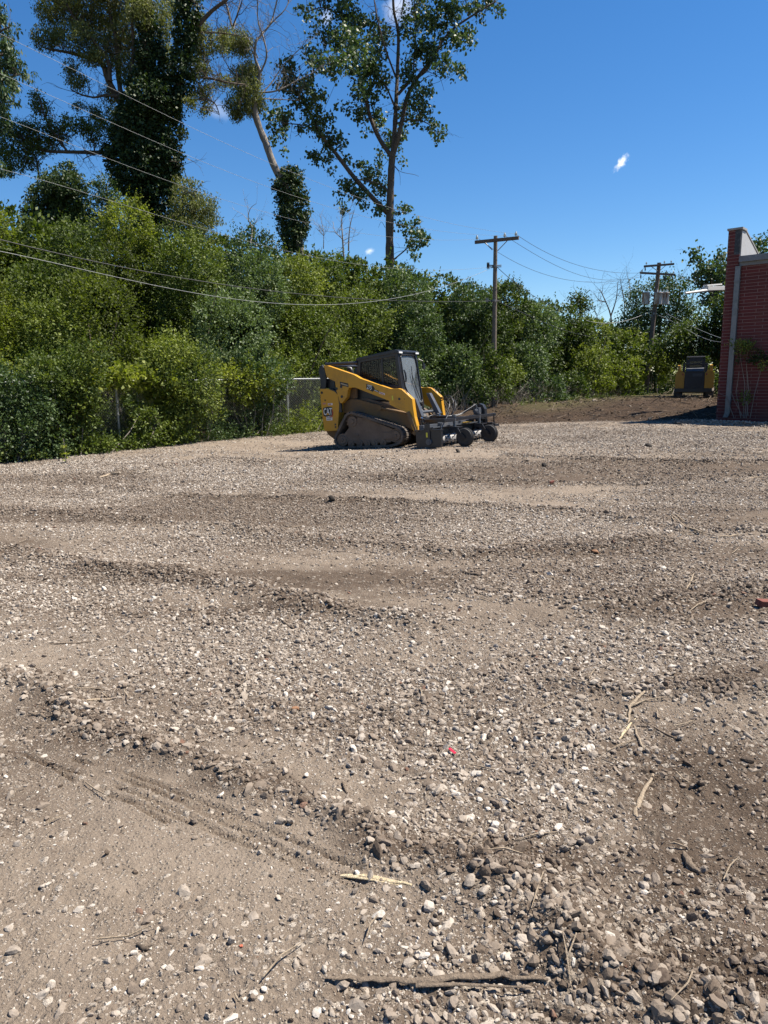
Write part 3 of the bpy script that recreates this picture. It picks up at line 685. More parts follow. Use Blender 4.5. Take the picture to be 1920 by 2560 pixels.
# ------------------------------------------------------------------ tall trees behind the hedge
def cottonwood():
    rng = np.random.default_rng(50); Y = 33.; mb = MB(); lv = Leaves(50); s = Y/F_/2.07375
    L = lambda pts, r0, r1, **k: limb(mb, [c5(p) for p in pts], k.pop('Y', Y), r0*s, r1*s, rng=rng, jit=k.pop('jit', .25), **k)
    Qs = []
    Q, R = L([(985, 1500), (985, 1390), (983, 1250), (984, 1120), (988, 980), (992, 880), (998, 790)], 24, 16, jit=0, k=12); Qs += Q
    for pts, a, b, tw in [([(1000, 800), (1008, 690), (1015, 560), (1022, 400), (1028, 180), (1005, 60), (1000, -60)], 13, 5, 30),
                          ([(1003, 800), (1040, 660), (1075, 500), (1130, 400), (1200, 310), (1290, 170), (1430, 70), (1530, 10)], 12, 3, 34),
                          ([(1028, 490), (1090, 420), (1170, 370), (1230, 270), (1250, 200)], 8, 3, 16),
                          ([(992, 810), (930, 720), (880, 600), (850, 480), (790, 270), (745, 100), (700, -40)], 12, 4, 30),
                          ([(1008, 550), (965, 450), (920, 380), (860, 330)], 5, 2.5, 10), ([(1015, 400), (960, 250), (920, 100), (900, -20)], 5, 2.5, 14),
                          ([(978, 1110), (900, 1030), (800, 920), (700, 790), (620, 690), (560, 570), (500, 480), (430, 420)], 13, 4, 34),
                          ([(975, 990), (930, 955), (880, 940), (820, 930)], 4, 2, 8), ([(1060, 560), (1100, 440), (1110, 300), (1120, 120), (1110, 30)], 5, 2, 14),
                          ([(1180, 330), (1260, 340), (1330, 370)], 3, 1.5, 6), ([(1020, 640), (1100, 620), (1180, 640), (1230, 690)], 4, 1.5, 8),
                          ([(1000, 1350), (1060, 1300), (1120, 1250)], 4, 2, 6), ([(1045, 80), (1055, 0), (1060, -50)], 3, 2, 4), ([(620, 690), (540, 650), (430, 640)], 4, 2, 8),
                          ([(1290, 170), (1340, 200), (1390, 190)], 3, 1.5, 4), ([(745, 100), (650, 40), (560, 60)], 4, 1.5, 8), ([(800, 300), (720, 260), (600, 280)], 4, 1.5, 8)]:
        Q, R = L(pts, a, b); Qs += Q; twigs(mb, Q, R, tw, .8, rng)
    L([(1010, 860), (1040, 890), (1110, 905), (1135, 915)], 1.6, .6); L([(1180, 370), (1240, 400), (1265, 470)], 1.6, .6)
    L([(1010, 865), (1035, 900), (1038, 960)], 1.2, .5); L([(960, 1180), (940, 1150), (925, 1180)], 1.2, .5)
    B = [(560, 60, 60, 30), (650, 20, 50, 25), (740, 60, 50, 60), (640, 160, 80, 45), (740, 200, 90, 60), (580, 280, 50, 40), (620, 330, 60, 45), (700, 330, 80, 50), (800, 300, 90, 70), (880, 250, 80, 70), (860, 380, 70, 60), (900, 330, 60, 60),
         (800, 90, 60, 70), (870, 130, 50, 60), (940, 170, 50, 60), (1070, 150, 50, 60), (1120, 60, 70, 50), (1180, 120, 60, 60), (1240, 70, 70, 60), (1330, 60, 70, 50), (1420, 40, 60, 35), (1500, 20, 50, 25), (1560, 60, 20, 35), (1460, 110, 14, 14),
         (1390, 190, 55, 45), (1310, 200, 60, 50), (1160, 220, 60, 50), (1200, 280, 60, 50), (1110, 280, 50, 40), (1330, 360, 60, 30), (1280, 310, 40, 30), (1230, 350, 40, 30), (940, 430, 50, 50), (830, 460, 50, 50), (880, 500, 50, 40), (790, 560, 60, 25),
         (820, 600, 30, 40), (900, 590, 40, 40), (930, 640, 40, 40), (870, 670, 30, 20), (1080, 380, 50, 50), (1060, 560, 50, 30), (1120, 510, 40, 50), (1170, 480, 40, 50), (1150, 570, 60, 30), (1190, 640, 50, 40), (1240, 695, 35, 35), (1100, 600, 40, 35),
         (1030, 690, 40, 45), (1000, 690, 45, 30), (935, 820, 22, 40), (1045, 830, 20, 20), (930, 870, 25, 20), (980, 740, 40, 30), (1020, 760, 30, 25), (715, 545, 16, 14),
         (720, 740, 50, 30), (660, 720, 60, 50), (610, 650, 60, 50), (650, 600, 50, 40), (570, 560, 60, 50), (520, 500, 60, 60), (600, 480, 50, 30), (500, 420, 60, 50), (450, 340, 50, 40), (560, 420, 40, 40), (440, 440, 50, 40), (640, 820, 60, 35), (690, 880, 25, 15),
         (590, 800, 40, 30), (770, 820, 25, 20), (840, 860, 35, 35), (870, 910, 50, 40), (920, 940, 50, 50), (950, 980, 40, 40), (770, 940, 45, 30), (760, 980, 40, 30), (820, 1000, 50, 40), (730, 1070, 35, 25), (840, 1060, 25, 25), (930, 1080, 40, 30),
         (1030, 1090, 35, 25), (1070, 1080, 30, 20), (710, 1000, 16, 14), (640, 490, 14, 12), (1040, 1160, 40, 25), (1070, 1190, 30, 30), (1125, 1150, 28, 30), (1130, 1225, 50, 45), (1090, 1275, 35, 35), (1165, 1240, 25, 35), (1110, 1332, 28, 15), (1030, 1390, 40, 20),
         (380, 600, 60, 55), (440, 600, 50, 40), (420, 680, 50, 40), (380, 730, 28, 18), (510, 650, 20, 30), (430, 770, 10, 16)]
    B += [(x, -y*.5-60, rx, ry) for (x, y, rx, ry) in B[:26]]                 # the crown goes on above the picture
    dyf = lambda px, py: 1.2*math.sin(px*.021)+1.0*math.cos(py*.017)
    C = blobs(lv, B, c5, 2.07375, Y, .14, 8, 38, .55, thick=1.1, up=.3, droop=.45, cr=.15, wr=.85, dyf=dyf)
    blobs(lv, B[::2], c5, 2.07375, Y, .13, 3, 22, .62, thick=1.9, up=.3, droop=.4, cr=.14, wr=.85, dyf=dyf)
    connect(mb, C, Qs, rng, .16)
    b = at(*c5((985, 1500)), Y)
    tree('cottonwood_tree', 'tall open-crowned cottonwood with forked dark trunk right of the leaning tree', 'tree', tuple(b), [('trunk', mb, BARK)], [('crown', lv, LG['cot'])])
def leaning():
    rng = np.random.default_rng(60); Y = 30.; mb = MB(); lv = Leaves(60); iv = Leaves(61); s = Y/F_/2.07375
    L = lambda pts, r0, r1, **k: limb(mb, [c5(p) for p in pts], Y, r0*s, r1*s, rng=rng, jit=k.pop('jit', .2), **k)
    Q0, _ = L([(530, 1520), (525, 1380), (510, 1230), (480, 1120), (455, 1010), (430, 950), (380, 850), (340, 740), (300, 640), (282, 560), (290, 490)], 22, 14, jit=.04, k=12)
    Qs = list(Q0)
    for pts, a, b, n in [([(288, 500), (310, 380), (285, 300), (290, 220), (320, 180), (370, 110), (400, 0), (420, -60)], 8, 2, 26), ([(300, 400), (345, 300), (330, 200), (300, 100), (300, -20)], 5, 2, 22),
                         ([(320, 180), (380, 110), (440, 50), (470, -20)], 4, 1.5, 18), ([(290, 480), (220, 400), (170, 380), (120, 300)], 4, 1.5, 12), ([(310, 480), (400, 470), (500, 420), (580, 380), (640, 340)], 4, 1.5, 20),
                         ([(320, 510), (400, 515), (520, 520)], 3, 1.5, 8), ([(170, 150), (150, 60), (120, -30)], 3, 1.5, 8), ([(175, 150), (200, 40), (215, -30)], 3, 1.5, 8), ([(300, 300), (250, 200), (180, 140)], 3, 1.5, 8), ([(290, 520), (370, 430), (430, 340), (520, 250), (560, 200)], 3.5, 1.2, 22)]:
        Q, R = L(pts, a, b, jit=.3); Qs += Q; twigs(mb, Q, R, n, 1.0, rng, r=.010, up=.8)
    C = blobs(lv, [(240, 400, 85, 60), (240, 470, 85, 60), (200, 540, 75, 50), (275, 560, 55, 35), (170, 205, 95, 55), (220, 240, 60, 45), (260, 350, 50, 30), (190, 600, 30, 30, .6), (310, 530, 30, 30)], c5, 2.07375, Y, .085, 14, 240, .6, thick=.9, up=.2, droop=1.1, cr=.13, wr=.38)
    connect(mb, C, Qs, rng, .04, .008)
    for (x, y, rx, ry) in [(478, 915, 52, 42), (440, 950, 60, 35), (470, 985, 68, 50), (475, 1040, 72, 50), (478, 1100, 72, 55), (485, 1150, 76, 50), (480, 1205, 62, 45), (475, 1250, 50, 45), (490, 1300, 42, 45), (460, 890, 40, 20), (540, 1180, 22, 40)]:
        c = at(*c5((x, y)), Y-.1); iv.lump(c, (px2m(rx/2.07, Y), px2m(min(rx, 60)/2.07, Y), px2m(ry/2.07, Y)), .09, dens=430, v=.55, up=.3, droop=.5, shoot=.35, wr=.8, front=False)
    b = at(*c5((530, 1520)), Y)
    tree('leaning_tree', 'leaning half-dead tree with bare twigs above and an ivy-wrapped stump below', 'tree', tuple(b), [('trunk', mb, BARKG)], [('crown', lv, LG['olive']), ('ivy', iv, LG['ivy'])])
def giant():
    rng = np.random.default_rng(70); Y = 26.; mb = MB(); lv = Leaves(70); iv = Leaves(71); dk = Leaves(72); s = Y/F_/2.37
    L = lambda pts, r0, r1, **k: limb(mb, [c3(p) for p in pts], Y, r0*s, r1*s, rng=rng, jit=k.pop('jit', .25), **k)
    Qs = []
    for pts, a, b, n in [([(900, 1450), (880, 1200), (880, 950), (890, 700), (880, 400), (860, 100), (850, -80)], 50, 22, 0), ([(900, 800), (1000, 600), (1080, 450), (1105, 250), (1110, -60)], 22, 12, 0),
                         ([(860, 800), (720, 620), (640, 470), (600, 370), (500, 335), (400, 310), (280, 290)], 22, 5, 34), ([(650, 480), (640, 360), (560, 250), (450, 120), (380, 0)], 14, 4, 36), ([(720, 600), (700, 420), (690, 250), (650, 80), (640, -40)], 16, 6, 34),
                         ([(760, 560), (790, 300), (780, 100), (800, -40)], 12, 5, 24), ([(700, 570), (620, 565), (560, 577), (480, 560), (420, 530)], 8, 3, 22), ([(860, 920), (620, 905), (400, 900), (250, 890), (150, 830), (60, 790)], 13, 4, 40),
                         ([(620, 905), (540, 920), (490, 945)], 4, 2, 4), ([(400, 900), (330, 800), (270, 700), (240, 600)], 7, 3, 20), ([(230, 1060), (220, 960), (180, 880)], 6, 3, 14), ([(1110, 450), (1250, 465), (1350, 490), (1450, 500)], 8, 3, 24),
                         ([(1110, 600), (1200, 585), (1270, 610), (1300, 680)], 6, 2, 18), ([(1130, 195), (1300, 195), (1430, 215)], 5, 2, 12), ([(1140, 190), (1250, 70), (1340, 0), (1380, -50)], 12, 7, 14), ([(1060, 900), (1080, 980), (1110, 1060)], 3, 1.5, 6),
                         ([(1370, 150), (1340, 30), (1300, -60)], 4, 2, 10), ([(1380, 155), (1430, 20), (1440, -40)], 4, 2, 10), ([(1130, 350), (1200, 420), (1300, 450)], 4, 2, 10), ([(640, 740), (560, 700), (480, 690)], 5, 2, 10)]:
        Q, R = L(pts, a, b, k=8, jit=.25 if n else .02); Qs += Q; twigs(mb, Q, R, n, .85, rng, r=.012, up=.5)
    T = [(450, 60, 230, 75), (350, 20, 140, 50), (600, 120, 170, 100), (300, 90, 90, 50), (270, 230, 80, 65, .45), (330, 200, 70, 50), (480, 230, 140, 75), (640, 290, 120, 95), (560, 340, 80, 50), (740, 230, 100, 110), (760, 400, 90, 90), (960, 120, 70, 110), (980, 320, 60, 100), (1010, 40, 70, 60),
         (1190, 170, 60, 100, .6), (1190, 300, 75, 75, .6), (1180, 420, 75, 55, .6), (1200, 540, 65, 65, .6), (1210, 645, 45, 35, .6), (1310, 490, 60, 40, .6), (430, 430, 50, 75, .4), (480, 490, 60, 30, .4), (470, 620, 35, 32, .35), (590, 665, 75, 40, .4), (650, 560, 50, 55, .5), (700, 690, 60, 60, .4), (1300, 250, 70, 60, .6),
         (820, 60, 80, 80), (1080, 790, 25, 40, .5), (1130, 610, 40, 40, .6), (730, 60, 90, 70)]
    T += [(x, -80-y*.3, rx, ry) for (x, y, rx, ry, *_) in T[:12]]
    C = blobs(lv, T, c3, 2.37, Y, .08, 14, 190, .55, thick=.9, up=.25, droop=.7, cr=.13, wr=.42, dyf=lambda a, b: .9*math.sin(a*.05)+.4)
    connect(mb, C, Qs, rng, .03, .008)
    for (x, y, rx, ry) in [(850, 1240, 95, 90), (900, 1140, 140, 90), (960, 1230, 90, 90), (840, 1060, 150, 90), (950, 1040, 110, 90), (760, 960, 120, 90), (900, 930, 150, 80), (1000, 950, 65, 110), (700, 900, 75, 50), (860, 840, 140, 80), (980, 800, 75, 110), (830, 730, 120, 80), (940, 690, 115, 80), (780, 650, 70, 70),
                            (900, 600, 140, 80), (1010, 640, 55, 70), (880, 500, 100, 80), (1000, 520, 85, 70), (1070, 500, 65, 70), (900, 400, 70, 80), (1080, 400, 62, 70), (890, 300, 65, 80), (1095, 310, 55, 70), (900, 210, 50, 80), (1100, 220, 58, 70), (1110, 130, 58, 70), (1115, 50, 55, 60), (860, 90, 55, 90), (850, 10, 50, 60), (1110, -30, 50, 50), (870, 1330, 90, 70), (800, 820, 120, 60)]:
        c = at(*c3((x, y)), Y-.1+rng.normal(0, .12)); a = px2m(rx/2.37, Y)
        iv.lump(c, (a, min(a, .75), px2m(ry/2.37, Y)), .095, dens=430, v=.42+rng.normal(0, .06), up=.25, droop=.6, shoot=.5, wr=.8)
    D = [(240, 620, 60, 45), (220, 560, 40, 30), (250, 660, 45, 25), (100, 800, 130, 80), (50, 760, 70, 50), (250, 760, 120, 55), (400, 740, 130, 48), (520, 760, 100, 45), (600, 760, 80, 55), (680, 770, 50, 40), (120, 940, 130, 65), (60, 1010, 60, 45), (250, 850, 100, 55), (20, 900, 60, 60), (170, 880, 90, 50), (560, 830, 60, 30), (330, 820, 80, 40)]
    C = blobs(dk, D, c3, 2.37, Y, .08, 14, 130, .5, thick=.9, up=.3, droop=.5, cr=.13, wr=.5); connect(mb, C, Qs, rng, .08, .008)
    b = at(*c3((900, 1450)), Y)
    tree('ivy_clad_tree', 'huge tree with twin ivy-clad stems and feathery olive foliage at upper left', 'tree', tuple(b), [('trunk', mb, BARK)], [('crown', lv, LG['olive']), ('ivy', iv, LG['ivy']), ('lower_branches', dk, LG['mid'])])
def simple_tree(name, label, Y, masses, mt, v, seed, size, cv=lambda p: p, sc=1., trunk=None, bark=BARK, dens=60, cr=.14, wr=.5, droop=.4, per=14, group=None, thick=.9, tw=6, con=.1):
    rng = np.random.default_rng(seed); mb = MB(); lv = Leaves(seed); Qs = []
    mbs = []
    for pts, a, b in trunk:
        if not masses: mb = MB()
        mbs.append(mb)
        Q, R = limb(mb, [cv(p) for p in pts], Y, a, b, rng=rng, jit=.15); Qs += Q; twigs(mb, Q, R, tw, Y*.03, rng, r=.012, up=.6)
    if masses:
        C = blobs(lv, masses, cv, sc, Y, size, per, dens, v, thick=thick, up=.35, droop=droop, cr=cr, wr=wr); connect(mb, C, Qs, rng, con)
    b = at(*cv(trunk[0][0][0]), Y)
    return tree(name, label, 'tree', tuple(b), [('trunk', mb, bark)] if masses else [('stem', q, bark) for q in mbs], [('crown', lv, mt)] if masses else [], group)
cottonwood(); leaning(); giant()
simple_tree('edge_tree', 'tree with drooping dark leaf sprays cut by the left edge of the photo', 22., [(10, 40, 22, 18), (-10, 110, 50, 30), (60, 160, 45, 22), (35, 205, 50, 28), (60, 320, 75, 55), (40, 380, 70, 45), (150, 440, 65, 18), (90, 410, 50, 20), (50, 480, 60, 40), (80, 520, 30, 12), (85, 600, 42, 20), (30, 560, 50, 40), (35, 660, 45, 30), (10, 620, 50, 40), (-100, 300, 120, 200), (-100, 550, 110, 120), (-60, 60, 60, 80), (20, 250, 50, 40), (20, 440, 60, 60), (10, 720, 40, 60, .3), (10, 1000, 40, 50, .3)],
            LG['cot'], .55, 80, .12, c3, 2.37, [([(-90, 1400), (-90, 900), (-80, 500), (-60, 200), (-40, -40)], .16, .06), ([(-80, 600), (0, 480), (120, 440)], .05, .015), ([(-80, 450), (0, 330), (60, 320)], .05, .015), ([(-80, 700), (0, 620), (80, 600)], .05, .015), ([(-70, 300), (0, 190), (60, 160)], .04, .015)], droop=.9, wr=.42, dens=75)
simple_tree('dark_tree', 'dark leafy tree in shade left of the ivy-covered stems', 23.5, [(350, 1080, 115, 70), (300, 1150, 120, 70), (400, 1000, 60, 35), (280, 1220, 130, 90), (400, 1230, 120, 80), (480, 1180, 60, 50), (380, 1130, 100, 60), (450, 1270, 110, 60), (330, 1290, 120, 50), (210, 1120, 40, 30), (420, 1340, 200, 60), (250, 1330, 120, 60), (200, 1270, 80, 60), (480, 1100, 50, 50), (300, 1060, 80, 40), (430, 1040, 50, 30)],
            LG['ivy'], .62, 81, .085, c3, 2.37, [([(350, 1450), (350, 1250), (370, 1080)], .10, .04)], dens=150, wr=.6)
simple_tree('dark_tree', 'small grey-green tree filling the gap at the foot of the ivy trunk', 24., [(620, 1100, 80, 60), (650, 1180, 80, 60), (590, 1160, 60, 60), (700, 1240, 60, 60), (620, 1240, 90, 60), (560, 1080, 30, 30), (640, 1330, 120, 60), (560, 1290, 80, 60), (720, 1310, 90, 60), (760, 1230, 40, 60)],
            LG['blue'], .35, 82, .075, c3, 2.37, [([(640, 1450), (640, 1300), (630, 1100)], .07, .03)], dens=90)
simple_tree('olive_tree', 'olive-green willow-like small tree just right of the ivy-clad trunk', 24.5, [(1130, 1130, 100, 60), (1180, 1200, 110, 60), (1120, 1230, 100, 80), (1220, 1230, 70, 50), (1080, 1290, 70, 50), (1190, 1290, 100, 50), (1060, 1180, 40, 50), (1260, 1180, 40, 20), (1110, 1070, 40, 20), (1130, 1340, 160, 60), (1130, 1400, 180, 60), (1020, 1330, 60, 60), (1040, 1250, 50, 60), (1240, 1310, 80, 50), (1060, 1100, 30, 60)],
            LG['olive'], .45, 83, .08, c3, 2.37, [([(1130, 1450), (1130, 1300), (1140, 1150)], .07, .03)], dens=120, wr=.42, droop=.8)
simple_tree('dead_snag', 'thin bare dead sapling poking out of the hedge left of the cottonwood', 28., [], None, 0, 84, .1, c5, 2.07, [([(745, 1330), (738, 1220), (735, 1150), (742, 1080)], .035, .01), ([(770, 1300), (772, 1230), (780, 1160), (800, 1090)], .03, .008), ([(740, 1240), (700, 1200), (690, 1150)], .018, .006), ([(640, 1290), (640, 1200), (620, 1110)], .018, .006), ([(640, 1220), (600, 1180)], .015, .006)], bark=DEAD, tw=7)
simple_tree('dead_snag', 'small bare dead twig standing above the hedge left of the ivy stump', 24., [], None, 0, 85, .1, c5, 2.07, [([(262, 1260), (270, 1190), (250, 1130), (262, 1080), (292, 1055)], .022, .006), ([(268, 1190), (300, 1130)], .012, .005)], bark=DEAD, tw=4)
# right-hand background trees
simple_tree('background_tree', 'broad grey-green tree behind the transformers of the leaning utility pole', 47., [(1590, 760, 32, 35), (1572, 800, 28, 30), (1600, 725, 22, 16), (1650, 715, 32, 25), (1690, 735, 32, 35), (1720, 770, 26, 30), (1660, 780, 45, 40), (1620, 800, 40, 40), (1700, 800, 40, 40), (1675, 700, 30, 14), (1640, 845, 50, 40), (1590, 845, 35, 40), (1712, 720, 16, 14), (1560, 830, 25, 30)],
            LG['blue'], .52, 90, .15, trunk=[([(1640, 1000), (1645, 880), (1650, 760)], .2, .06), ([(1645, 860), (1690, 780), (1700, 720)], .1, .04), ([(1640, 860), (1595, 790), (1590, 730)], .1, .04)], dens=26, cr=.26, wr=.6, per=16, group='trees at the far end of the lot')
simple_tree('background_tree', 'dark tree shading the far yellow machine beside the brick wall', 38.6, [(1700, 850, 45, 40), (1750, 850, 45, 40), (1790, 840, 40, 50), (1650, 870, 40, 25), (1720, 885, 45, 20), (1775, 800, 35, 30), (1800, 900, 25, 40), (1760, 880, 40, 20), (1690, 890, 25, 16), (1800, 960, 16, 30, .3), (1730, 830, 50, 30)],
            LG['mid'], .30, 91, .14, trunk=[([(1765, 1000), (1762, 900), (1760, 820)], .16, .06), ([(1762, 900), (1720, 860), (1700, 830)], .08, .03)], dens=34, cr=.26, wr=.6, per=16, group='trees at the far end of the lot')
simple_tree('background_tree', 'unseen dense tree added behind the brick building to shade the far machine', 38.7, [(1815, 780, 32, 60), (1860, 770, 50, 70), (1905, 770, 50, 70), (1850, 850, 60, 50), (1810, 850, 24, 40), (1880, 900, 60, 50)],
            LG['mid'], .4, 98, .14, trunk=[([(1860, 1000), (1858, 900), (1855, 800)], .15, .05)], dens=60, cr=.26, wr=.6, per=16, thick=.7, group='trees at the far end of the lot')  # crown hidden behind the building, added to cast shade on the far machine
simple_tree('background_tree', 'dark glossy cottonwood rising behind the left edge of the brick building', 50., [(1745, 640, 16, 14), (1735, 632, 10, 8), (1762, 672, 28, 22), (1790, 690, 25, 28), (1800, 640, 12, 18), (1770, 715, 25, 20), (1790, 745, 20, 20), (1775, 765, 15, 12), (1750, 690, 18, 14), (1810, 700, 20, 40), (1805, 665, 15, 14), (1760, 745, 12, 10), (1745, 705, 10, 8)],
            LG['cot'], .5, 92, .2, trunk=[([(1790, 900), (1786, 780), (1778, 690)], .14, .04), ([(1784, 760), (1765, 700), (1748, 640)], .06, .02), ([(1786, 740), (1800, 680), (1802, 640)], .05, .02)], dens=22, cr=.26, wr=.85, per=12, group='trees at the far end of the lot')
simple_tree('background_tree', 'tree crown showing above the roofline of the brick building', 44., [(1880, 612, 22, 12), (1902, 600, 14, 10), (1866, 628, 14, 10), (1890, 630, 24, 14), (1850, 640, 20, 14), (1910, 620, 10, 10)],
            LG['blue'], .45, 93, .17, trunk=[([(1880, 800), (1882, 700), (1885, 620)], .12, .03)], dens=36, cr=.24, wr=.7, group='trees at the far end of the lot')
simple_tree('background_tree', 'small round dark tree standing alone above the hedge between the poles', 46., [(1450, 742, 20, 14), (1438, 756, 14, 14), (1464, 762, 18, 14), (1450, 772, 26, 16), (1430, 745, 8, 6)],
            LG['mid'], .3, 94, .15, trunk=[([(1450, 900), (1450, 820), (1450, 750)], .09, .03)], dens=40, cr=.24, wr=.6, group='trees at the far end of the lot')
simple_tree('dead_tree', 'bare dead tree with forked branches left of the leaning utility pole', 49., [], None, 0, 95, .1, trunk=[([(1530, 850), (1527, 790), (1510, 745), (1500, 725)], .06, .02), ([(1527, 790), (1540, 750), (1545, 705)], .05, .015), ([(1515, 755), (1497, 750), (1484, 730)], .03, .01), ([(1555, 840), (1562, 770), (1555, 725), (1550, 695)], .05, .012), ([(1562, 770), (1580, 740), (1585, 720)], .03, .01), ([(1495, 830), (1492, 790), (1480, 760)], .03, .01)], bark=BARK, tw=9)
simple_tree('dead_tree', 'bare dead branches in the sky gap left of the brick building', 49., [], None, 0, 96, .1, trunk=[([(1728, 860), (1722, 790), (1735, 730), (1745, 690)], .05, .012), ([(1740, 850), (1745, 790), (1760, 740)], .04, .012), ([(1722, 790), (1712, 750), (1715, 700)], .03, .01)], bark=BARK, tw=8)
simple_tree('dead_tree', 'fine leafless twigs rising behind the transformers', 50., [], None, 0, 97, .1, trunk=[([(1700, 760), (1700, 700), (1695, 675)], .03, .008), ([(1578, 760), (1574, 710), (1568, 690)], .03, .008)], bark=DEAD, tw=8)
# ------------------------------------------------------------------ chain-link fence
GALV = dirty('galvanised_steel', (.48, .50, .50), .45, (.30, .29, .27), .35, 4, metal=.6)
def fence():
    e = empty('chain_link_fence', tuple(gnd(717, 1092)))
    b = np.array(e.location)
    def fp(px, off=.55):
        Y = float(hy(px))+off; p = at(px, 950, Y); p[2] = Gb(p[0], p[1]); return p
    PX = [-160, 60, 288, 515, 717, 868]; H = 1.60
    P = [fp(x) for x in PX]
    for p in P:
        m = MB(); m.tube([p-b, p-b+np.array([0, 0, H])], .03, 10); m.tube([p-b+np.array([0, 0, H]), p-b+np.array([0, 0, H+.03])], [.034, .012], 10); m.build('post', GALV, e, smooth=1)
    m = MB(); m.tube([p-b+np.array([0, 0, H-.02]) for p in P], .021, 8); m.build('top_rail', GALV, e, smooth=1)
    m = MB(); st = .072
    for a, c in zip(P[:-1], P[1:]):
        L = np.linalg.norm((c-a)[:2]); n = int(L/st); d = (c-a)/L; off = np.array([-d[1], d[0], 0])*-.035
        for i in range(-int(H/st), n+1):
            for sg in (1, -1):
                s0, s1 = i*st, i*st+H-.04
                z0, z1 = (0, H-.04) if sg == 1 else (H-.04, 0)
                lo, hi = max(s0, 0), min(s1, L)
                if hi <= lo: continue
                f = lambda s_: a+d*s_+off+np.array([0, 0, .04+z0+(z1-z0)*(s_-s0)/(s1-s0)])-b
                m.tube([f(lo), f(hi)], .0028, 3, False)
        for k in range(int(L/st)):
            q = a+d*(k*st)+off-b; m.tube([q+np.array([0, 0, H]), q+np.array([.01, 0, H+.055])], .0028, 3, False)
    m.build('wire_mesh', GALV, e)
    tag(e, 'galvanised chain-link fence half buried in shrubs left of the loader', 'fence')
fence()
# ------------------------------------------------------------------ utility poles and wires
POLEW = barkmat('weathered_pole', (.10, .078, .06), (.23, .19, .155), 14)
POLEW2 = barkmat('weathered_pole_dark', (.075, .055, .045), (.18, .14, .115), 14)
PORC = mat('porcelain', (.62, .66, .66), .25); STEEL = dirty('weathered_steel', (.22, .22, .22), .5, (.16, .11, .07), .5, 5, metal=.5)
CABLE = mat('aluminium_cable', (.27, .28, .28), .6, .2); CABLED = mat('black_cable', (.035, .035, .036), .6)
TANK = mat('transformer_grey', (.45, .47, .48), .5)
t_ = TANK.node_tree; b_ = t_.nodes['Principled BSDF']; tc_ = t_.nodes.new('ShaderNodeTexCoord'); mp_ = t_.nodes.new('ShaderNodeMapping'); mp_.inputs['Scale'].default_value = (9, 9, .7); t_.links.new(tc_.outputs['Object'], mp_.inputs[0])
t_.links.new(ramp(t_, noise_n(t_, 2.2, 6, .6, mp_.outputs[0]), [(.42, (.52, .54, .55)), (.52, (.30, .20, .15)), (.62, (.17, .06, .04))]), b_.inputs['Base Color'])
def insul(m, p, s=1.):
    p = np.array(p, float)
    for r0, r1, z0, z1 in [(.016, .016, -.12, .0), (.05, .062, .0, .05), (.03, .055, .05, .09), (.035, .02, .09, .15)]:
        m.tube([p+np.array([0, 0, z0*s]), p+np.array([0, 0, z1*s])], [r0*s, r1*s], 10)
def pole1():
    Y = 30.2; top = at(1239, 590, Y); base = top.copy(); q = at(1233, 1010, Y); base[0] = q[0]; base[2] = Gb(base[0], Y)-.1
    e = empty('utility_pole', tuple(base)); b = base
    m = MB(); N = 12; m.tube([base-b+(top-base)*i/N for i in range(N+1)], [.115-.04*i/N for i in range(N+1)], 14); m.build('pole', POLEW, e, smooth=1)
    A, B = at(1190, 607, Y+.4)-b, at(1299, 596, Y-.4)-b; d = (B-A); d /= np.linalg.norm(d); n = np.cross(d, [0, 0, 1]); n /= np.linalg.norm(n); off = n*-.12 if n[1] > 0 else n*.12
    m = MB(); u = np.cross(n, d)
    V = [p+off+n*sx*.05+u*sz*.062 for p in (A, B) for sx in (-1, 1) for sz in (-1, 1)]
    m.add(V, [(0, 1, 3, 2), (4, 6, 7, 5), (0, 4, 5, 1), (2, 3, 7, 6), (0, 2, 6, 4), (1, 5, 7, 3)]); m.build('crossarm', POLEW2, e, bevel=.008)
    for (p, q) in [((1215, 608), (1233, 626)), ((1269, 603), (1246, 628))]:
        m = MB(); m.tube([at(*p, Y)-b+off*.6, at(*q, Y)-b+off*.9], .018, 6); m.build('brace', STEEL, e)
    for px, py in [(1195, 603), (1264, 597), (1292, 594)]:
        f = (px-1190)/109; p = at(px, py, Y+.4-.8*f)-b+off; m = MB(); insul(m, p+np.array([0, 0, .06])); m.build('insulator', PORC, e, smooth=1)
    for (py, r, s) in [(664, .09, .05), (668, .10, .03), (752, .11, .08)]:
        c = at(1237 if py < 700 else 1234, py, Y)-b; m = MB(); m.tube([c-np.array([0, 0, s/2]), c+np.array([0, 0, s/2])], r+.012, 12); m.tube([c, c+np.array([-.28, -.02, .02])], .022, 6); m.tube([c, c+np.array([.25, -.1, .0])], .018, 6); m.box(c[0]-.32, c[0]-.22, c[1]-.03, c[1]+.03, c[2]-.05, c[2]+.12); m.build('bracket', STEEL, e)
    tag(e, 'upright wooden utility pole with one crossarm and three insulators', 'utility pole')
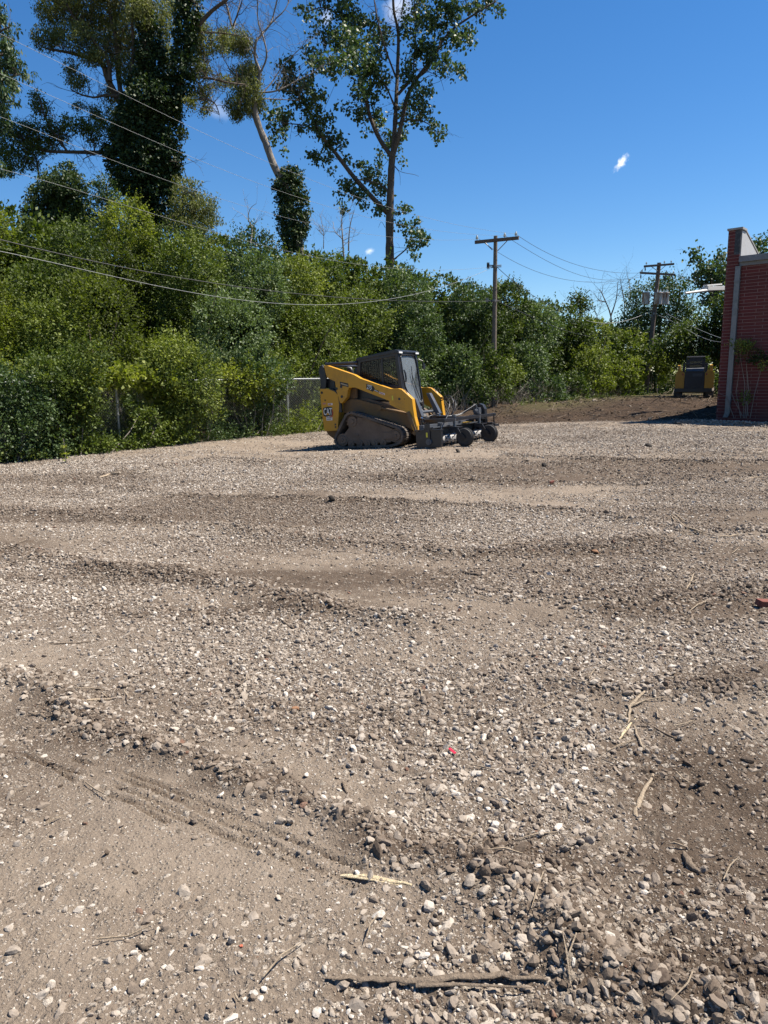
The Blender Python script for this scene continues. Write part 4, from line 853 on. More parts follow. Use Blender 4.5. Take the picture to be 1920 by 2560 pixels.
def pole2():
    Y = 43.; top = at(1648, 657, Y); q = at(1624, 890, Y); base = q+(q-top)*.42; base[2] = Gb(base[0], base[1])-.1
    e = empty('utility_pole', tuple(base)); b = base; N = 12
    m = MB(); m.tube([(top-base)*i/N for i in range(N+1)], [.15-.04*i/N for i in range(N+1)], 14); m.build('pole', POLEW2, e, smooth=1)
    for (a, c, s) in [((1610, 666), (1685, 660), .055), ((1600, 682), (1688, 687), .055)]:
        A, B = at(*a, Y-.2)-b, at(*c, Y-.2)-b; m = MB(); V = [p+np.array([0, sx*.05, sz*s]) for p in (A, B) for sx in (-1, 1) for sz in (-1, 1)]
        m.add(V, [(0, 1, 3, 2), (4, 6, 7, 5), (0, 4, 5, 1), (2, 3, 7, 6), (0, 2, 6, 4), (1, 5, 7, 3)]); m.build('crossarm', POLEW2, e, bevel=.006)
    for (p, c) in [((1628, 666), (1643, 677)), ((1664, 664), (1650, 676))]:
        m = MB(); m.tube([at(*p, Y-.2)-b, at(*c, Y-.15)-b], .018, 6); m.build('brace', STEEL, e)
    for px, py in [(1616, 660), (1661, 657), (1678, 656), (1605, 679), (1666, 681), (1684, 683)]:
        m = MB(); insul(m, at(px, py, Y-.2)-b, .8); m.build('insulator', PORC, e, smooth=1)
    for px, py in [(1602, 686), (1660, 690), (1663, 692), (1682, 691), (1613, 668)]:
        m = MB(); c = at(px, py, Y-.25)-b; m.tube([c, c+np.array([.01, 0, -.12]), c+np.array([0, 0, -.22])], [.02, .04, .02], 8); m.build('fuse_cutout', CABLED, e)
    for px, r, yo in [(1614, .22, -.15), (1645, .23, -.42), (1661, .24, -.25)]:
        c = at(px, 761, Y+yo)-b; m = MB(); h = at(px, 731, Y+yo)[2]-at(px, 761, Y+yo)[2]
        m.tube([c+np.array([0, 0, z]) for z in (0, .03, h*.93, h*.95, h)], [r*.92, r*.95, r, r*1.06, r*1.02], 20); tk = m.build('transformer', TANK, e, smooth=.8)
        for q in (-1, 1):
            m = MB(); m.tube([c+np.array([.08*q, -.05, h]), c+np.array([.09*q, -.05, h+.16])], [.035, .02], 8); m.build('bushing', PORC, tk, smooth=1)
        m = MB(); pc = (top-base)*((c[2]+h*.7)/(top-base)[2]); m.tube([c+np.array([0, 0, h*.7]), pc], .03, 6); m.build('hanger', STEEL, tk)
    for px, py in [(1625, 778), (1634, 786), (1629, 792)]:
        m = MB(); c = at(px, py, Y-.15)-b; pc = (top-base)*(c[2]/(top-base)[2]); m.tube([pc, c], .03, 6); m.tube([c, c+np.array([0, 0, .1])], .045, 8); m.build('bracket', STEEL, e)
    tag(e, 'slightly leaning utility pole with two crossarms and rust-streaked transformers', 'utility pole')
pole1(); pole2()
WR = [0]
def wire(pts, YA, YB, r, m, label, ext=None):
    """wire hanging in the vertical plane between its first and last photo points"""
    from itertools import pairwise
    a, c = at(*pts[0], YA), at(*pts[-1], YB); d = (c-a)[:2]; nrm = np.array([-d[1], d[0]])
    xs = np.array([p[0] for p in pts], float); ys = np.array([p[1] for p in pts], float)
    deg = min(len(pts)-1, 3); co_ = np.polyfit(xs-xs.mean(), ys, deg)
    Q = []
    for t in np.linspace(0, 1, 41):
        px = xs[0]+(xs[-1]-xs[0])*t; py = np.polyval(co_, px-xs.mean()); rr = ray(px, py); s = (a[:2]@nrm)/(rr[:2]@nrm); Q.append(C0+rr*s)
    if ext is not None:
        dd = (Q[0]-Q[1])/np.linalg.norm(Q[0]-Q[1]); Q = [Q[0]+dd*ext+np.array([0, 0, .04*ext])]+Q
    mb = MB(); mb.tube(Q, r, 5); o = mb.build('overhead_wire', m, smooth=2); tag(o, label, 'wire', 'overhead wires')
wire([(0, 84), (270, 218), (500, 328), (789, 453), (972, 518), (1190, 574), (1291, 583)], 14.6, 29.8, .0035, CABLE, 'topmost thin wire running from the upper left to the right-hand insulator', 9)
wire([(0, 183), (250, 296), (500, 400), (693, 475), (886, 533), (1059, 575), (1264, 588)], 15., 30., .0035, CABLE, 'second thin wire from the top, crossing the ivy-clad stems', 9)
wire([(0, 290), (250, 393), (500, 477), (693, 536), (886, 581), (1069, 604), (1195, 595)], 15.5, 30.6, .0035, CABLE, 'third thin wire from the top, ending at the left-hand insulator', 9)
wire([(0, 420), (250, 500), (500, 564), (731, 629), (980, 675), (1233, 665)], 15.6, 30.2, .0038, CABLE, 'fourth wire from the top, skimming the hedge tops and meeting the pole shaft', 9)
wire([(0, 599), (200, 646), (450, 694), (700, 730), (900, 747), (1230, 752)], 13.2, 30.2, 0.009, CABLED, 'thick black cable sagging across the hedge', 9)
wire([(0, 627), (190, 672), (380, 712), (678, 755), (900, 757), (1060, 733), (1230, 668)], 13., 30.2, .006, CABLE, 'lowest pale twisted cable sagging across the hedge', 9)
wire([(1292, 587), (1382, 639), (1475, 671), (1606, 682)], 29.8, 42.8, .008, CABLED, 'upper wire from the near pole crossarm end to the leaning pole')
wire([(1264, 590), (1359, 648), (1475, 694), (1544, 700), (1602, 686)], 30., 42.8, .008, CABLED, 'middle wire between the two utility poles')
wire([(1197, 597), (1335, 676), (1451, 705), (1516, 704), (1602, 692)], 30.6, 42.8, .008, CABLED, 'lowest of the three thin wires between the two utility poles')
wire([(1243, 668), (1289, 708), (1322, 732), (1420, 785)], 30.2, 41., .012, CABLED, 'double black cable dropping right from the near pole behind the hedge')
wire([(1240, 752), (1298, 778), (1382, 815), (1470, 840)], 30.2, 40., .014, CABLED, 'black cable dropping right from the lower bracket of the near pole')
wire([(1465, 801), (1521, 808), (1567, 801), (1623, 779)], 39., 43., .012, CABLE, 'pale cable sagging left from the leaning pole')
wire([(1665, 783), (1700, 801), (1748, 824), (1802, 845)], 43., 33., .010, CABLE, 'upper pale cable running from the leaning pole down to the brick building')
wire([(1640, 786), (1680, 803), (1714, 822), (1802, 855)], 43., 33., .010, CABLE, 'lower pale cable running from the leaning pole down to the brick building')
wire([(1493, 764), (1553, 718), (1612, 669)], 52., 43., .008, CABLED, 'left thin wire slanting down behind the trees from the leaning pole')
wire([(1535, 760), (1590, 708), (1634, 668)], 52., 43., .008, CABLED, 'right thin wire slanting down behind the trees from the leaning pole')
# ------------------------------------------------------------------ brick building
BC = gnd(1790, 1052); BA = math.atan2(-.66, .75)
def building():
    e = empty('brick_building', tuple(BC), BA); Mi = (Matrix.Translation(Vector(BC)) @ Matrix.Rotation(BA, 4, 'Z')).inverted()
    def on(px, py, off=0.):
        """photo point on the facade plane y=off in building coordinates"""
        o = Mi @ Vector(C0); d = Mi.to_3x3() @ Vector(ray(px, py)); t = (off-o.y)/d.y; return o+d*t
    def onx(px, py, xo):
        o = Mi @ Vector(C0); d = Mi.to_3x3() @ Vector(ray(px, py)); t = (xo-o.x)/d.x; q = o+d*t; return q.y, q.z
    (ya, za), (yb, zb_) = onx(1841, 578, .385), onx(1875, 642, .385); sl_ = (zb_-za)/(yb-ya); print('parapet', ya, za, yb, zb_)
    br = mat('red_brick', (.2, .05, .04), .85, 0, .3); t = br.node_tree; bb = t.nodes['Principled BSDF']
    tcn = t.nodes.new('ShaderNodeTexCoord'); sx = t.nodes.new('ShaderNodeSeparateXYZ'); t.links.new(tcn.outputs['Object'], sx.inputs[0]); cx = t.nodes.new('ShaderNodeCombineXYZ')
    wob = noise_n(t, .8, 2, .5, tcn.outputs['Object'])
    t.links.new(mth(t, 'ADD', sx.outputs[0], sx.outputs[1]), cx.inputs[0]); t.links.new(mth(t, 'ADD', sx.outputs[2], mth(t, 'MULTIPLY', wob, .012)), cx.inputs[1])
    bk = t.nodes.new('ShaderNodeTexBrick'); t.links.new(cx.outputs[0], bk.inputs['Vector'])
    for k, v in dict(Scale=1., **{'Mortar Size': .0085, 'Mortar Smooth': .15, 'Bias': 0., 'Brick Width': .58, 'Row Height': .098}).items(): bk.inputs[k].default_value = v
    bk.offset = .37; bk.offset_frequency = 2
    bk.inputs['Color1'].default_value = (.10, .015, .018, 1); bk.inputs['Color2'].default_value = (.066, .011, .013, 1); bk.inputs['Mortar'].default_value = (.20, .135, .125, 1)
    n1 = noise_n(t, 1.1, 6, .65, tcn.outputs['Object']); n2 = noise_n(t, 45, 4, .6, tcn.outputs['Object'])
    c = mixc(t, mth(t, 'MULTIPLY', mth(t, 'SUBTRACT', n1, .48, True), 3.2, True), bk.outputs['Color'], (.10, .040, .034))
    c = mixc(t, mth(t, 'MULTIPLY', n2, .35), c, (.20, .08, .065)); t.links.new(c, bb.inputs['Base Color'])
    t.links.new(bump(t, mth(t, 'ADD', mth(t, 'MULTIPLY', bk.outputs['Fac'], -1.), mth(t, 'MULTIPLY', n2, .25)), .8, .01), bb.inputs['Normal'])
    tar = dirty('tar_coating', (.018, .018, .022), .5, (.25, .25, .27), .35, 6); stu = dirty('white_stucco', (.40, .40, .40), .85, (.30, .27, .24), .4, 4)
    metal = dirty('grey_metal_trim', (.17, .18, .20), .5, (.11, .10, .09), .4, 5); cop = dirty('coping_concrete', (.33, .32, .31), .8, (.12, .1, .09), .5, 3)
    zr = on(1850, 664).z; zf = on(1850, 644).z; zt = on(1820, 578).z; yE = .35+(zf+.12-zt)/sl_
    m = MB(); m.box(.36, 13, 0, .3, -.3, zr); m.box(12.7, 13, .3, 16, -.3, zr); m.box(.36, 13, 15.7, 16, -.3, zr)
    m.box(0, .36, -.03, 16, -.3, zf+.1)                                     # left wall and corner pier
    m.prism([(-.03, zf+.1), (-.03, zt), (.35, zt), (yE, zf+.14), (16, zf+.12), (16, zf+.1)], 0, .20, 'x')
    m.build('wall', br, e, bevel=.004)
    m = MB(); m.prism([(-.027, zf+.1), (-.027, zt-.01), (.35, zt-.01), (yE, zf+.13), (yE, zf+.1)], .20, .36, 'x'); m.build('tar_band', tar, e)
    m = MB(); m.prism([(.03, zf+.02), (.03, zt-.03), (.35, zt-.03), (yE, zf+.10), (15, zf+.08), (15, zf+.02)], .36, .385, 'x'); m.build('stucco_face', stu, e)
    m = MB(); m.box(-.03, .42, -.07, .40, zt, zt+.06); m.prism([(.40, zt+.002), (.40, zt+.04), (yE, zf+.19), (16, zf+.17), (16, zf+.13), (yE, zf+.15)], -.02, .40, 'x'); m.build('coping', cop, e)
    m = MB(); m.box(.36, 13.05, .0, 15.9, zr+.02, zf-.05); m.build('roof', metal, e)
    m = MB(); m.box(.39, 13.1, -.05, -.004, zr-.02, zf+.01); m.box(.39, 13.1, -.16, -.05, zf-.15, zf+.025); m.build('fascia', metal, e, bevel=.006)
    xt, xb = on(1846, 668, -.06).x, on(1819, 1030, -.06).x; zb = .12
    m = MB(); V = [(x+sx_, y_, z) for (x, z) in ((xt, zr-.02), ((xt+xb)/2, zr*.5), (xb, zb+.15), (xb-.05, zb)) for (sx_, y_) in ((-.075, -.12), (.075, -.12), (.075, -.01), (-.075, -.01))]
    F2 = [(0, 1, 2, 3), (12, 15, 14, 13)]+[(r*4+i, r*4+(i+1) % 4, r*4+4+(i+1) % 4, r*4+4+i) for r in range(3) for i in range(4)]
    m.add(V, F2); dsp = m.build('downspout', dirty('galvanised_downspout', (.20, .21, .22), .5, (.10, .13, .11), .4, 5, metal=.3), e, bevel=.008)
    for f in (.12, .3, .5, .72, .9):
        z = zb+(zr-zb)*f; x = xb+(xt-xb)*f; m = MB(); m.box(x-.085, x+.085, -.128, -.003, z-.02, z+.02); m.build('strap', metal, dsp)
    tag(e, 'dark red brick building with grey fascia and raised white-faced parapet', 'building')
    return e, on
BLD, ON = building()
def wall_arm():
    Mb = Matrix.Translation(Vector(BC)) @ Matrix.Rotation(BA, 4, 'Z'); Y = 27.2
    WH = dirty('white_painted_metal', (.72, .72, .70), .5, (.4, .37, .33), .3, 3)
    a, b2 = at(1830, 712, Y+.6), at(1764, 719, Y-.6); e = empty('service_boom', tuple(b2))
    def beam(p, q, w, h, nm):
        p, q = np.array(p)-b2, np.array(q)-b2; d = (q-p)/np.linalg.norm(q-p); n = np.cross(d, [0, 0, 1]); n /= np.linalg.norm(n); u = np.cross(n, d); m = MB()
        V = [o+n*sx*w/2+u*sz*h/2 for o in (p, q) for sx in (-1, 1) for sz in (-1, 1)]; m.add(V, [(0, 1, 3, 2), (4, 6, 7, 5), (0, 4, 5, 1), (2, 3, 7, 6), (0, 2, 6, 4), (1, 5, 7, 3)]); m.build(nm, WH, e, bevel=.01)
    beam(at(1835, 720, Y+.6), at(1762, 722, Y-.6), .25, .14, 'beam'); beam(at(1800, 711, Y+.1), at(1763, 714, Y-.62), .16, .05, 'top_plate')
    m = MB(); m.tube([at(1775, 725, Y-.5)-b2, at(1745, 729, Y-1.)-b2, at(1713, 733, Y-1.6)-b2], [.06, .05, .035], 10); m.build('pole', WH, e, smooth=1)
    tag(e, 'white metal arm with a thin pole jutting left from behind the brick wall', 'metal arm')
wall_arm()
def wall_plants():
    rng = np.random.default_rng(33)
    Mb = Matrix.Translation(Vector(BC)) @ Matrix.Rotation(BA, 4, 'Z')
    def w(px, py, off=-.35): return np.array(Mb @ ON(px, py, off))
    mb = MB(); lv = Leaves(33); base = w(1858, 1050, -.2); base[2] = Gb(base[0], base[1])
    for pts in [[(1858, 1045), (1862, 960), (1852, 900), (1848, 868)], [(1862, 1045), (1868, 960), (1866, 900), (1872, 860)], [(1866, 1045), (1872, 980), (1868, 930)], [(1852, 1045), (1840, 980), (1848, 930)], [(1835, 1045), (1815, 990), (1800, 985)], [(1856, 1040), (1835, 1000), (1822, 960)], [(1870, 1040), (1866, 1000), (1869, 975)], [(1875, 1045), (1885, 990), (1905, 915)]]:
        mb.tube([w(*p, -.2+rng.normal(0, .06)) for p in pts], [.012, .010, .008, .005][:len(pts)], 5)
    for (px, py, rx, ry, v, dn) in [(1838, 860, .16, .05, .95, 300), (1852, 865, .22, .12, .85, 260), (1866, 862, .15, .10, .8, 240), (1856, 873, .20, .10, .6, 260), (1873, 855, .10, .08, .75, 150), (1875, 888, .32, .16, .1, 200), (1895, 895, .30, .16, .1, 200), (1860, 900, .2, .12, .1, 140), (1905, 912, .20, .05, 1., 220), (1915, 918, .2, .06, .7, 220), (1915, 890, .25, .2, .1, 200), (1860, 990, .10, .10, .7, 90), (1866, 1000, .1, .08, .6, 90)]:  # leaf tone v paints in light: pale for glinting tufts, dark for shaded clumps
        lv.lump(w(px, py, -.45 if v > .5 else -.3), (rx, .22, ry), .075, dens=dn*1.3, v=v, up=1.2, shoot=1.2, wr=.5)
    e = tree('wall_sapling', 'spindly leafy saplings growing against the brick wall by the downspout', 'sapling', tuple(base), [('stem', mb, BARKG)], [('foliage', lv, LG['mid'])])
wall_plants()
def grit_bank():
    """low bank of pale gravel heaped at the wall foot"""
    rng = np.random.default_rng(9); n = 60; V = []; Fc = []
    pts = [gnd(1690, 1060), gnd(1760, 1060), gnd(1830, 1062), gnd(1900, 1066), gnd(1990, 1070)]
    T = rock_templates(ico(1)[0], 10, rng, 6); P = []
    for _ in range(2600):
        t = rng.uniform(0, len(pts)-1.001); i = int(t); p = pts[i]+(pts[i+1]-pts[i])*(t-i); o = rng.normal(0, .28); h = .13*math.exp(-(o/.3)**2); P.append([p[0]+rng.normal(0, .05), p[1]+o, Gb(p[0], p[1]+o)+h*rng.uniform(.3, 1)])
    P = np.array(P); Vv, Ff, vv = stones(P, rng.uniform(.02, .045, len(P)), np.clip(rng.normal(.7, .15, len(P)), 0, .97), T, ico(1)[1], rng)
    o = link('gravel_bank', npmesh('gravel_bank', Vv, Ff, STONE, dict(v=vv))); tag(o, 'low bank of pale gravel heaped along the foot of the brick wall', 'gravel', kind='stuff')
grit_bank()
# ------------------------------------------------------------------ compact track loader
YEL = dirty('yellow_paint', (.58, .285, .014), .42, (.20, .14, .07), .32, 2.2)
YELD = dirty('muddy_yellow_paint', (.20, .11, .035), .7, (.13, .095, .065), .8, 3)
BLK = dirty('black_paint', (.016, .017, .022), .4, (.13, .11, .09), .22, 3)
GRY = dirty('grey_steel', (.09, .10, .12), .45, (.20, .17, .14), .4, 4, metal=.3)
RUB = dirty('track_rubber', (.045, .043, .042), .75, (.19, .15, .12), .8, 5)
MUD = dirty('mud_caked_steel', (.12, .085, .062), .8, (.20, .15, .112), .8, 4)
TYRE = dirty('tyre_rubber', (.022, .022, .024), .7, (.14, .12, .1), .45, 6)
WORN = dirty('worn_roller_steel', (.42, .41, .40), .5, (.2, .16, .13), .5, 9, metal=.3)
WHT = mat('white_decal', (.72, .72, .70), .5); RED = mat('red_decal', (.35, .02, .03), .5); BD = mat('black_decal', (.01, .01, .01), .45)
LAMP = mat('lamp_lens', (.75, .76, .76), .15); FELT = mat('seat_fabric', (.02, .02, .022), .9); LBL = mat('yellow_label', (.65, .6, .05), .5)
CHR = mat('cylinder_rod', (.75, .75, .75), .2, 1.)
GLASS = mat('tinted_glass', (.02, .025, .03), .06, 0, .5)
gb = GLASS.node_tree.nodes['Principled BSDF']; gb.inputs['Alpha'].default_value = .30
def dusty_glass():
    m = mat('dusty_door_glass', (.19, .22, .25), .5); t = m.node_tree; b = t.nodes['Principled BSDF']; tcn = t.nodes.new('ShaderNodeTexCoord').outputs['Object']
    sx = t.nodes.new('ShaderNodeSeparateXYZ'); t.links.new(tcn, sx.inputs[0]); y, z = sx.outputs[1], sx.outputs[2]
    # the wiper has cleared an arc at the lower right; the rest keeps its film of dust
    dy, dz = mth(t, 'SUBTRACT', y, .62), mth(t, 'SUBTRACT', z, 1.02); r = mth(t, 'SQRT', mth(t, 'ADD', mth(t, 'MULTIPLY', dy, dy), mth(t, 'MULTIPLY', mth(t, 'MULTIPLY', dz, dz), .45)))
    f = t.nodes.new('ShaderNodeMapRange'); f.inputs['From Min'].default_value = .50; f.inputs['From Max'].default_value = .56; f.inputs['To Min'].default_value = .16; f.inputs['To Max'].default_value = .60; t.links.new(r, f.inputs['Value'])
    low = t.nodes.new('ShaderNodeMapRange'); low.inputs['From Min'].default_value = 1.35; low.inputs['From Max'].default_value = 1.0; low.inputs['To Max'].default_value = .35; t.links.new(z, low.inputs['Value'])
    n = noise_n(t, 14, 6, .7, tcn); a = mth(t, 'MULTIPLY', mth(t, 'ADD', mth(t, 'ADD', f.outputs[0], low.outputs[0]), mth(t, 'MULTIPLY', mth(t, 'SUBTRACT', n, .5), .6)), 1., True)
    b.inputs['Roughness'].default_value = .25; t.links.new(a, b.inputs['Alpha']); return m
DGL = dusty_glass()
def text_mesh(body, size, m, M, parent, name, sx=1., ext=.0015, bold=0.):
    cu = bpy.data.curves.new(name, 'FONT'); cu.body = body; cu.size = size; cu.extrude = ext; cu.align_x = 'LEFT'; cu.offset = bold; cu.resolution_u = 3
    ob = bpy.data.objects.new('tmp', cu); COL.objects.link(ob); bpy.context.view_layer.update()
    me = bpy.data.meshes.new_from_object(ob.evaluated_get(bpy.context.evaluated_depsgraph_get())); bpy.data.objects.remove(ob); bpy.data.curves.remove(cu)
    me.transform(M @ Matrix.Diagonal((sx, 1, 1, 1))); me.materials.clear(); me.materials.append(m); o = link(name, me, parent); return o
ME = empty('track_loader', tuple(MO), rot=(0, -MP, MY))
MM = Matrix.Translation(Vector(MO)) @ Matrix.Rotation(MY, 4, 'Z') @ Matrix.Rotation(-MP, 4, 'Y'); MI = MM.inverted()
def ml(cx, cy, yl, crop=True):
    """photo point (in the 3.318x close-up) on the loader's plane y=yl -> (x, z)"""
    px, py = (780+cx/3.318, 850+cy/3.318) if crop else (cx, cy)
    o = MI @ Vector(C0); d = MI.to_3x3() @ Vector(ray(px, py)); t = (yl-o.y)/d.y; q = o+d*t; return (q.x, q.z)
def mp(pts, yl): return [ml(x, y, yl) for x, y in pts]
def hull(circs):
    P = sorted({(round(c[0]+c[2]*math.cos(a), 5), round(c[1]+c[2]*math.sin(a), 5)) for c in circs for a in np.linspace(0, 2*PI, 72, endpoint=False)})
    def half(p):
        h = []
        for q in p:
            while len(h) > 1 and (h[-1][0]-h[-2][0])*(q[1]-h[-2][1])-(h[-1][1]-h[-2][1])*(q[0]-h[-2][0]) <= 0: h.pop()
            h.append(q)
        return h
    return np.array(half(P)[:-1]+half(P[::-1])[:-1])
def resample(P, n):
    P = np.vstack([P, P[:1]]); d = np.r_[0, np.cumsum(np.linalg.norm(np.diff(P, axis=0), axis=1))]; s = np.linspace(0, d[-1], n, endpoint=False)
    return np.stack([np.interp(s, d, P[:, 0]), np.interp(s, d, P[:, 1])], 1), d[-1]
def track(side):
    y0, y1 = (-.98, -.60) if side < 0 else (.60, .98)
    C = [(-.72, .21, .185), (-.42, .62, .205), (.67, .26, .195), (.50, .10, .075), (-.66, .10, .075)]
    out, L = resample(hull(C), 132); inn, _ = resample(hull([(x, z, r-.035) for x, z, r in C]), 132)
    n = len(out); m = MB(); V = [(p[0], y, p[1]) for y in (y0, y1) for loop in (out, inn) for p in loop]
    F3 = []
    for i in range(n):
        j = (i+1) % n; F3 += [(i, j, n+j, n+i), (2*n+i, 3*n+i, 3*n+j, 2*n+j), (i, 2*n+i, 2*n+j, j), (n+i, n+j, 3*n+j, 3*n+i)]
    m.add(V, F3)
    ym = (y0+y1)/2
    for k, (ya, yb) in enumerate([(y0-.004, ym-.03), (ym-.02, y1+.004), ]):
        for i in range(0, n, 3):
            i2 = (i+(1 if k else 0)) % n; a, b = out[i2], out[(i2+2) % n]; t = b-a; nn_ = np.array([t[1], -t[0]])/np.linalg.norm(t); c = (a+b)/2; t = t/np.linalg.norm(t)
            q = [c-t*.044, c+t*.044, c+t*.036+nn_*.017, c-t*.036+nn_*.017]; m.prism([tuple(p) for p in q], ya, yb)
    tr = m.build('track', RUB, ME)
    yo = y0 if side < 0 else y1; s = -1 if side < 0 else 1
    m = MB(); fr = mp([(250, 800), (300, 735), (380, 640), (440, 650), (690, 745), (700, 770), (700, 820), (640, 850), (330, 858), (280, 850)], -.93)
    m.prism(fr, yo-s*.06, yo-s*.30); m.prism(mp([(590, 770), (695, 760), (698, 815), (590, 825)], -.95), yo-s*.035, yo-s*.06); m.prism(mp([(345, 780), (380, 780), (380, 800), (345, 800)], -.95), yo-s*.045, yo-s*.06); m.build('track_frame', MUD, tr, bevel=.01)
    m = MB(); sp = []
    for k in range(15*4):
        a = 2*PI*k/60; r = (.175, .195, .195, .165)[k % 4]; sp.append((-.42+r*math.cos(a), .62+r*math.sin(a)))
    m.prism(sp, yo-s*.10, yo-s*.14); m.tube([(-.42, yo-s*.10, .62), (-.42, yo-s*.04, .62)], [.13, .115], 24); m.tube([(-.42, yo-s*.04, .62), (-.42, yo-s*.02, .62)], [.06, .05], 12); m.build('sprocket', MUD, tr, bevel=.004)
    for (x, z, r) in [(-.72, .21, .145), (.67, .26, .155)]:
        m = MB(); m.tube([(x, yo-s*.05, z), (x, yo-s*.28, z)], r, 28); m.tube([(x, yo-s*.05, z), (x, yo-s*.03, z)], [r*.75, r*.7], 24); m.tube([(x, yo-s*.03, z), (x, yo-s*.015, z)], [.045, .035], 12); m.build('idler', MUD, tr, bevel=.006)
    for x in (-.5, -.27, -.07, .12, .34):
        m = MB(); m.tube([(x, yo-s*.04, .115), (x, yo-s*.32, .115)], .08, 20); m.tube([(x, yo-s*.04, .115), (x, yo-s*.02, .115)], [.035, .03], 10); m.build('roller', MUD, tr, bevel=.005)
track(-1); track(1)
def side_pair(name, prof, ya, yb, m, bevel=.008, parent=None):
    r = []
    for s in (1, -1):
        mb = MB(); mb.prism(prof, ya*s, yb*s); r.append(mb.build(name, m, parent or ME, bevel=bevel))
    return r
# chassis, upper frame plates and rear
m = MB(); m.prism([(-1.02, .26), (-.8, .18), (.62, .24), (.86, .45), (.80, .78), (-.2, 1.12), (-1.0, 1.12)], -.54, .54); m.build('chassis', MUD, ME, bevel=.01)
side_pair('upper_frame', mp([(262, 520), (330, 490), (400, 495), (780, 600), (838, 665), (842, 745), (740, 700), (600, 650), (380, 600), (262, 605)], -.62), -.66, -.545, YELD)
for s in (1, -1):
    m = MB(); x, z = ml(565, 562, -.70); m.tube([(x, -.60*s, z), (x, -.74*s, z)], .055, 16); x2, z2 = ml(800, 612, -.70); m.tube([(x, -.70*s, z), (x2, -.70*s, z2)], .025, 10); m.build('lift_link', YELD, ME, smooth=.8)
prof = mp([(65, 405), (130, 403), (190, 428), (215, 455), (226, 530), (216, 752), (106, 757), (88, 640), (75, 520)], -.85)
PAN = side_pair('rear_panel', prof, -.86, -.60, YEL, .014)
m = MB(); m.prism([(-1.22, .50), (-1.27, 1.32), (-1.24, 1.40), (-.50, 1.46), (-.45, 1.1), (-.45, .5)], -.595, .595); m.prism([(-1.1, 1.41), (-1.05, 1.52), (-.62, 1.56), (-.55, 1.45)], -.45, .45); m.build('engine_hood', BLK, ME, bevel=.015)
m = MB(); m.prism(mp([(106, 755), (216, 752), (205, 800), (165, 820), (120, 785)], -.8), -.74, .74); m.build('rear_bumper', YELD, ME, bevel=.01)
side_pair('rear_trim', mp([(150, 400), (205, 425), (230, 460), (245, 540), (250, 600), (222, 600), (226, 530), (212, 456), (188, 430), (140, 408)], -.83), -.85, -.80, BLK, .003)
side_pair('rear_link', mp([(75, 215), (92, 205), (120, 260), (125, 340), (120, 405), (85, 405), (78, 330), (62, 260)], -.80), -.85, -.79, BLK, .008)
side_pair('rear_link', mp([(130, 320), (190, 330), (200, 400), (215, 440), (185, 440), (150, 400), (130, 400)], -.7), -.74, -.69, BLK, .005)
side_pair('side_grille', mp([(300, 400), (370, 400), (375, 480), (345, 490), (300, 480)], -.60), -.62, -.55, YELD, .012)
m = MB(); m.tube([(-1.10, -.72, 1.92), (-1.10, .72, 1.92)], .035, 10); m.build('rear_cross_tube', BLK, ME, smooth=.8)
a, c = ml(112, 203, -.70), ml(376, 190, -.48); m = MB(); m.tube([(a[0], -.70, a[1]), (c[0], -.48, c[1])], .040, 14); m.tube([(c[0]-.03, -.48, c[1]), (c[0]+.03, -.48, c[1])], .058, 12); m.build('guard_tube', BLK, ME, smooth=.8)
x, z = ml(325, 255, -.35); m = MB(); m.tube([(x, -.35, z-.25), (x, -.35, z-.02), (x-.02, -.36, z+.04), (x-.08, -.38, z+.06)], [.06, .065, .06, .05], 14); m.build('exhaust_pipe', BLK, ME, smooth=.9)
# loader arms
arm = mp([(98, 212), (128, 212), (350, 288), (400, 318), (640, 400), (655, 404), (712, 402), (745, 410), (832, 490), (840, 560), (852, 640), (868, 700), (882, 752), (862, 790), (835, 740), (800, 640), (782, 600), (735, 580), (690, 560), (645, 535), (640, 505), (360, 395), (310, 395), (298, 420), (292, 470), (270, 500), (248, 525), (232, 522), (222, 480), (200, 410), (192, 345), (125, 312), (118, 290)], -.85)
ARMS = []
for s in (1, -1):
    mb = MB(); mb.prism(arm, -.86*s, -.72*s); A = mb.build('loader_arm', YEL, ME, bevel=.012); ARMS.append(A)
    for (x, y, r) in [(243, 387, .032), (205, 405, .03), (248, 470, .032), (725, 489, .028), (768, 490, .012), (228, 520, .02)]:
        px_, pz_ = ml(x, y, -.86); mb = MB(); mb.tube([(px_, -.862*s, pz_), (px_, -.868*s, pz_)], r, 16); mb.build('pin_cap', BLK if r > .025 else YELD, A)
    lo = mp([(795, 600), (820, 590), (845, 650), (862, 700), (880, 750), (868, 765), (850, 720), (825, 680)], -.80); mb = MB(); mb.prism(lo, -.89*s, -.862*s); mb.build('wear_plate', YELD, A, bevel=.006)
    mb = MB(); h = [(*ml(x, y, -.79), ) for x, y in [(752, 420), (770, 418), (808, 468), (800, 485)]]; mb.tube([(p[0], -.79*s, p[1]+.018) for p in h], .009, 6); mb.build('grab_handle', BLK, A, smooth=1)
for s, nm in ((1, 'grab_handle'),):
    pass
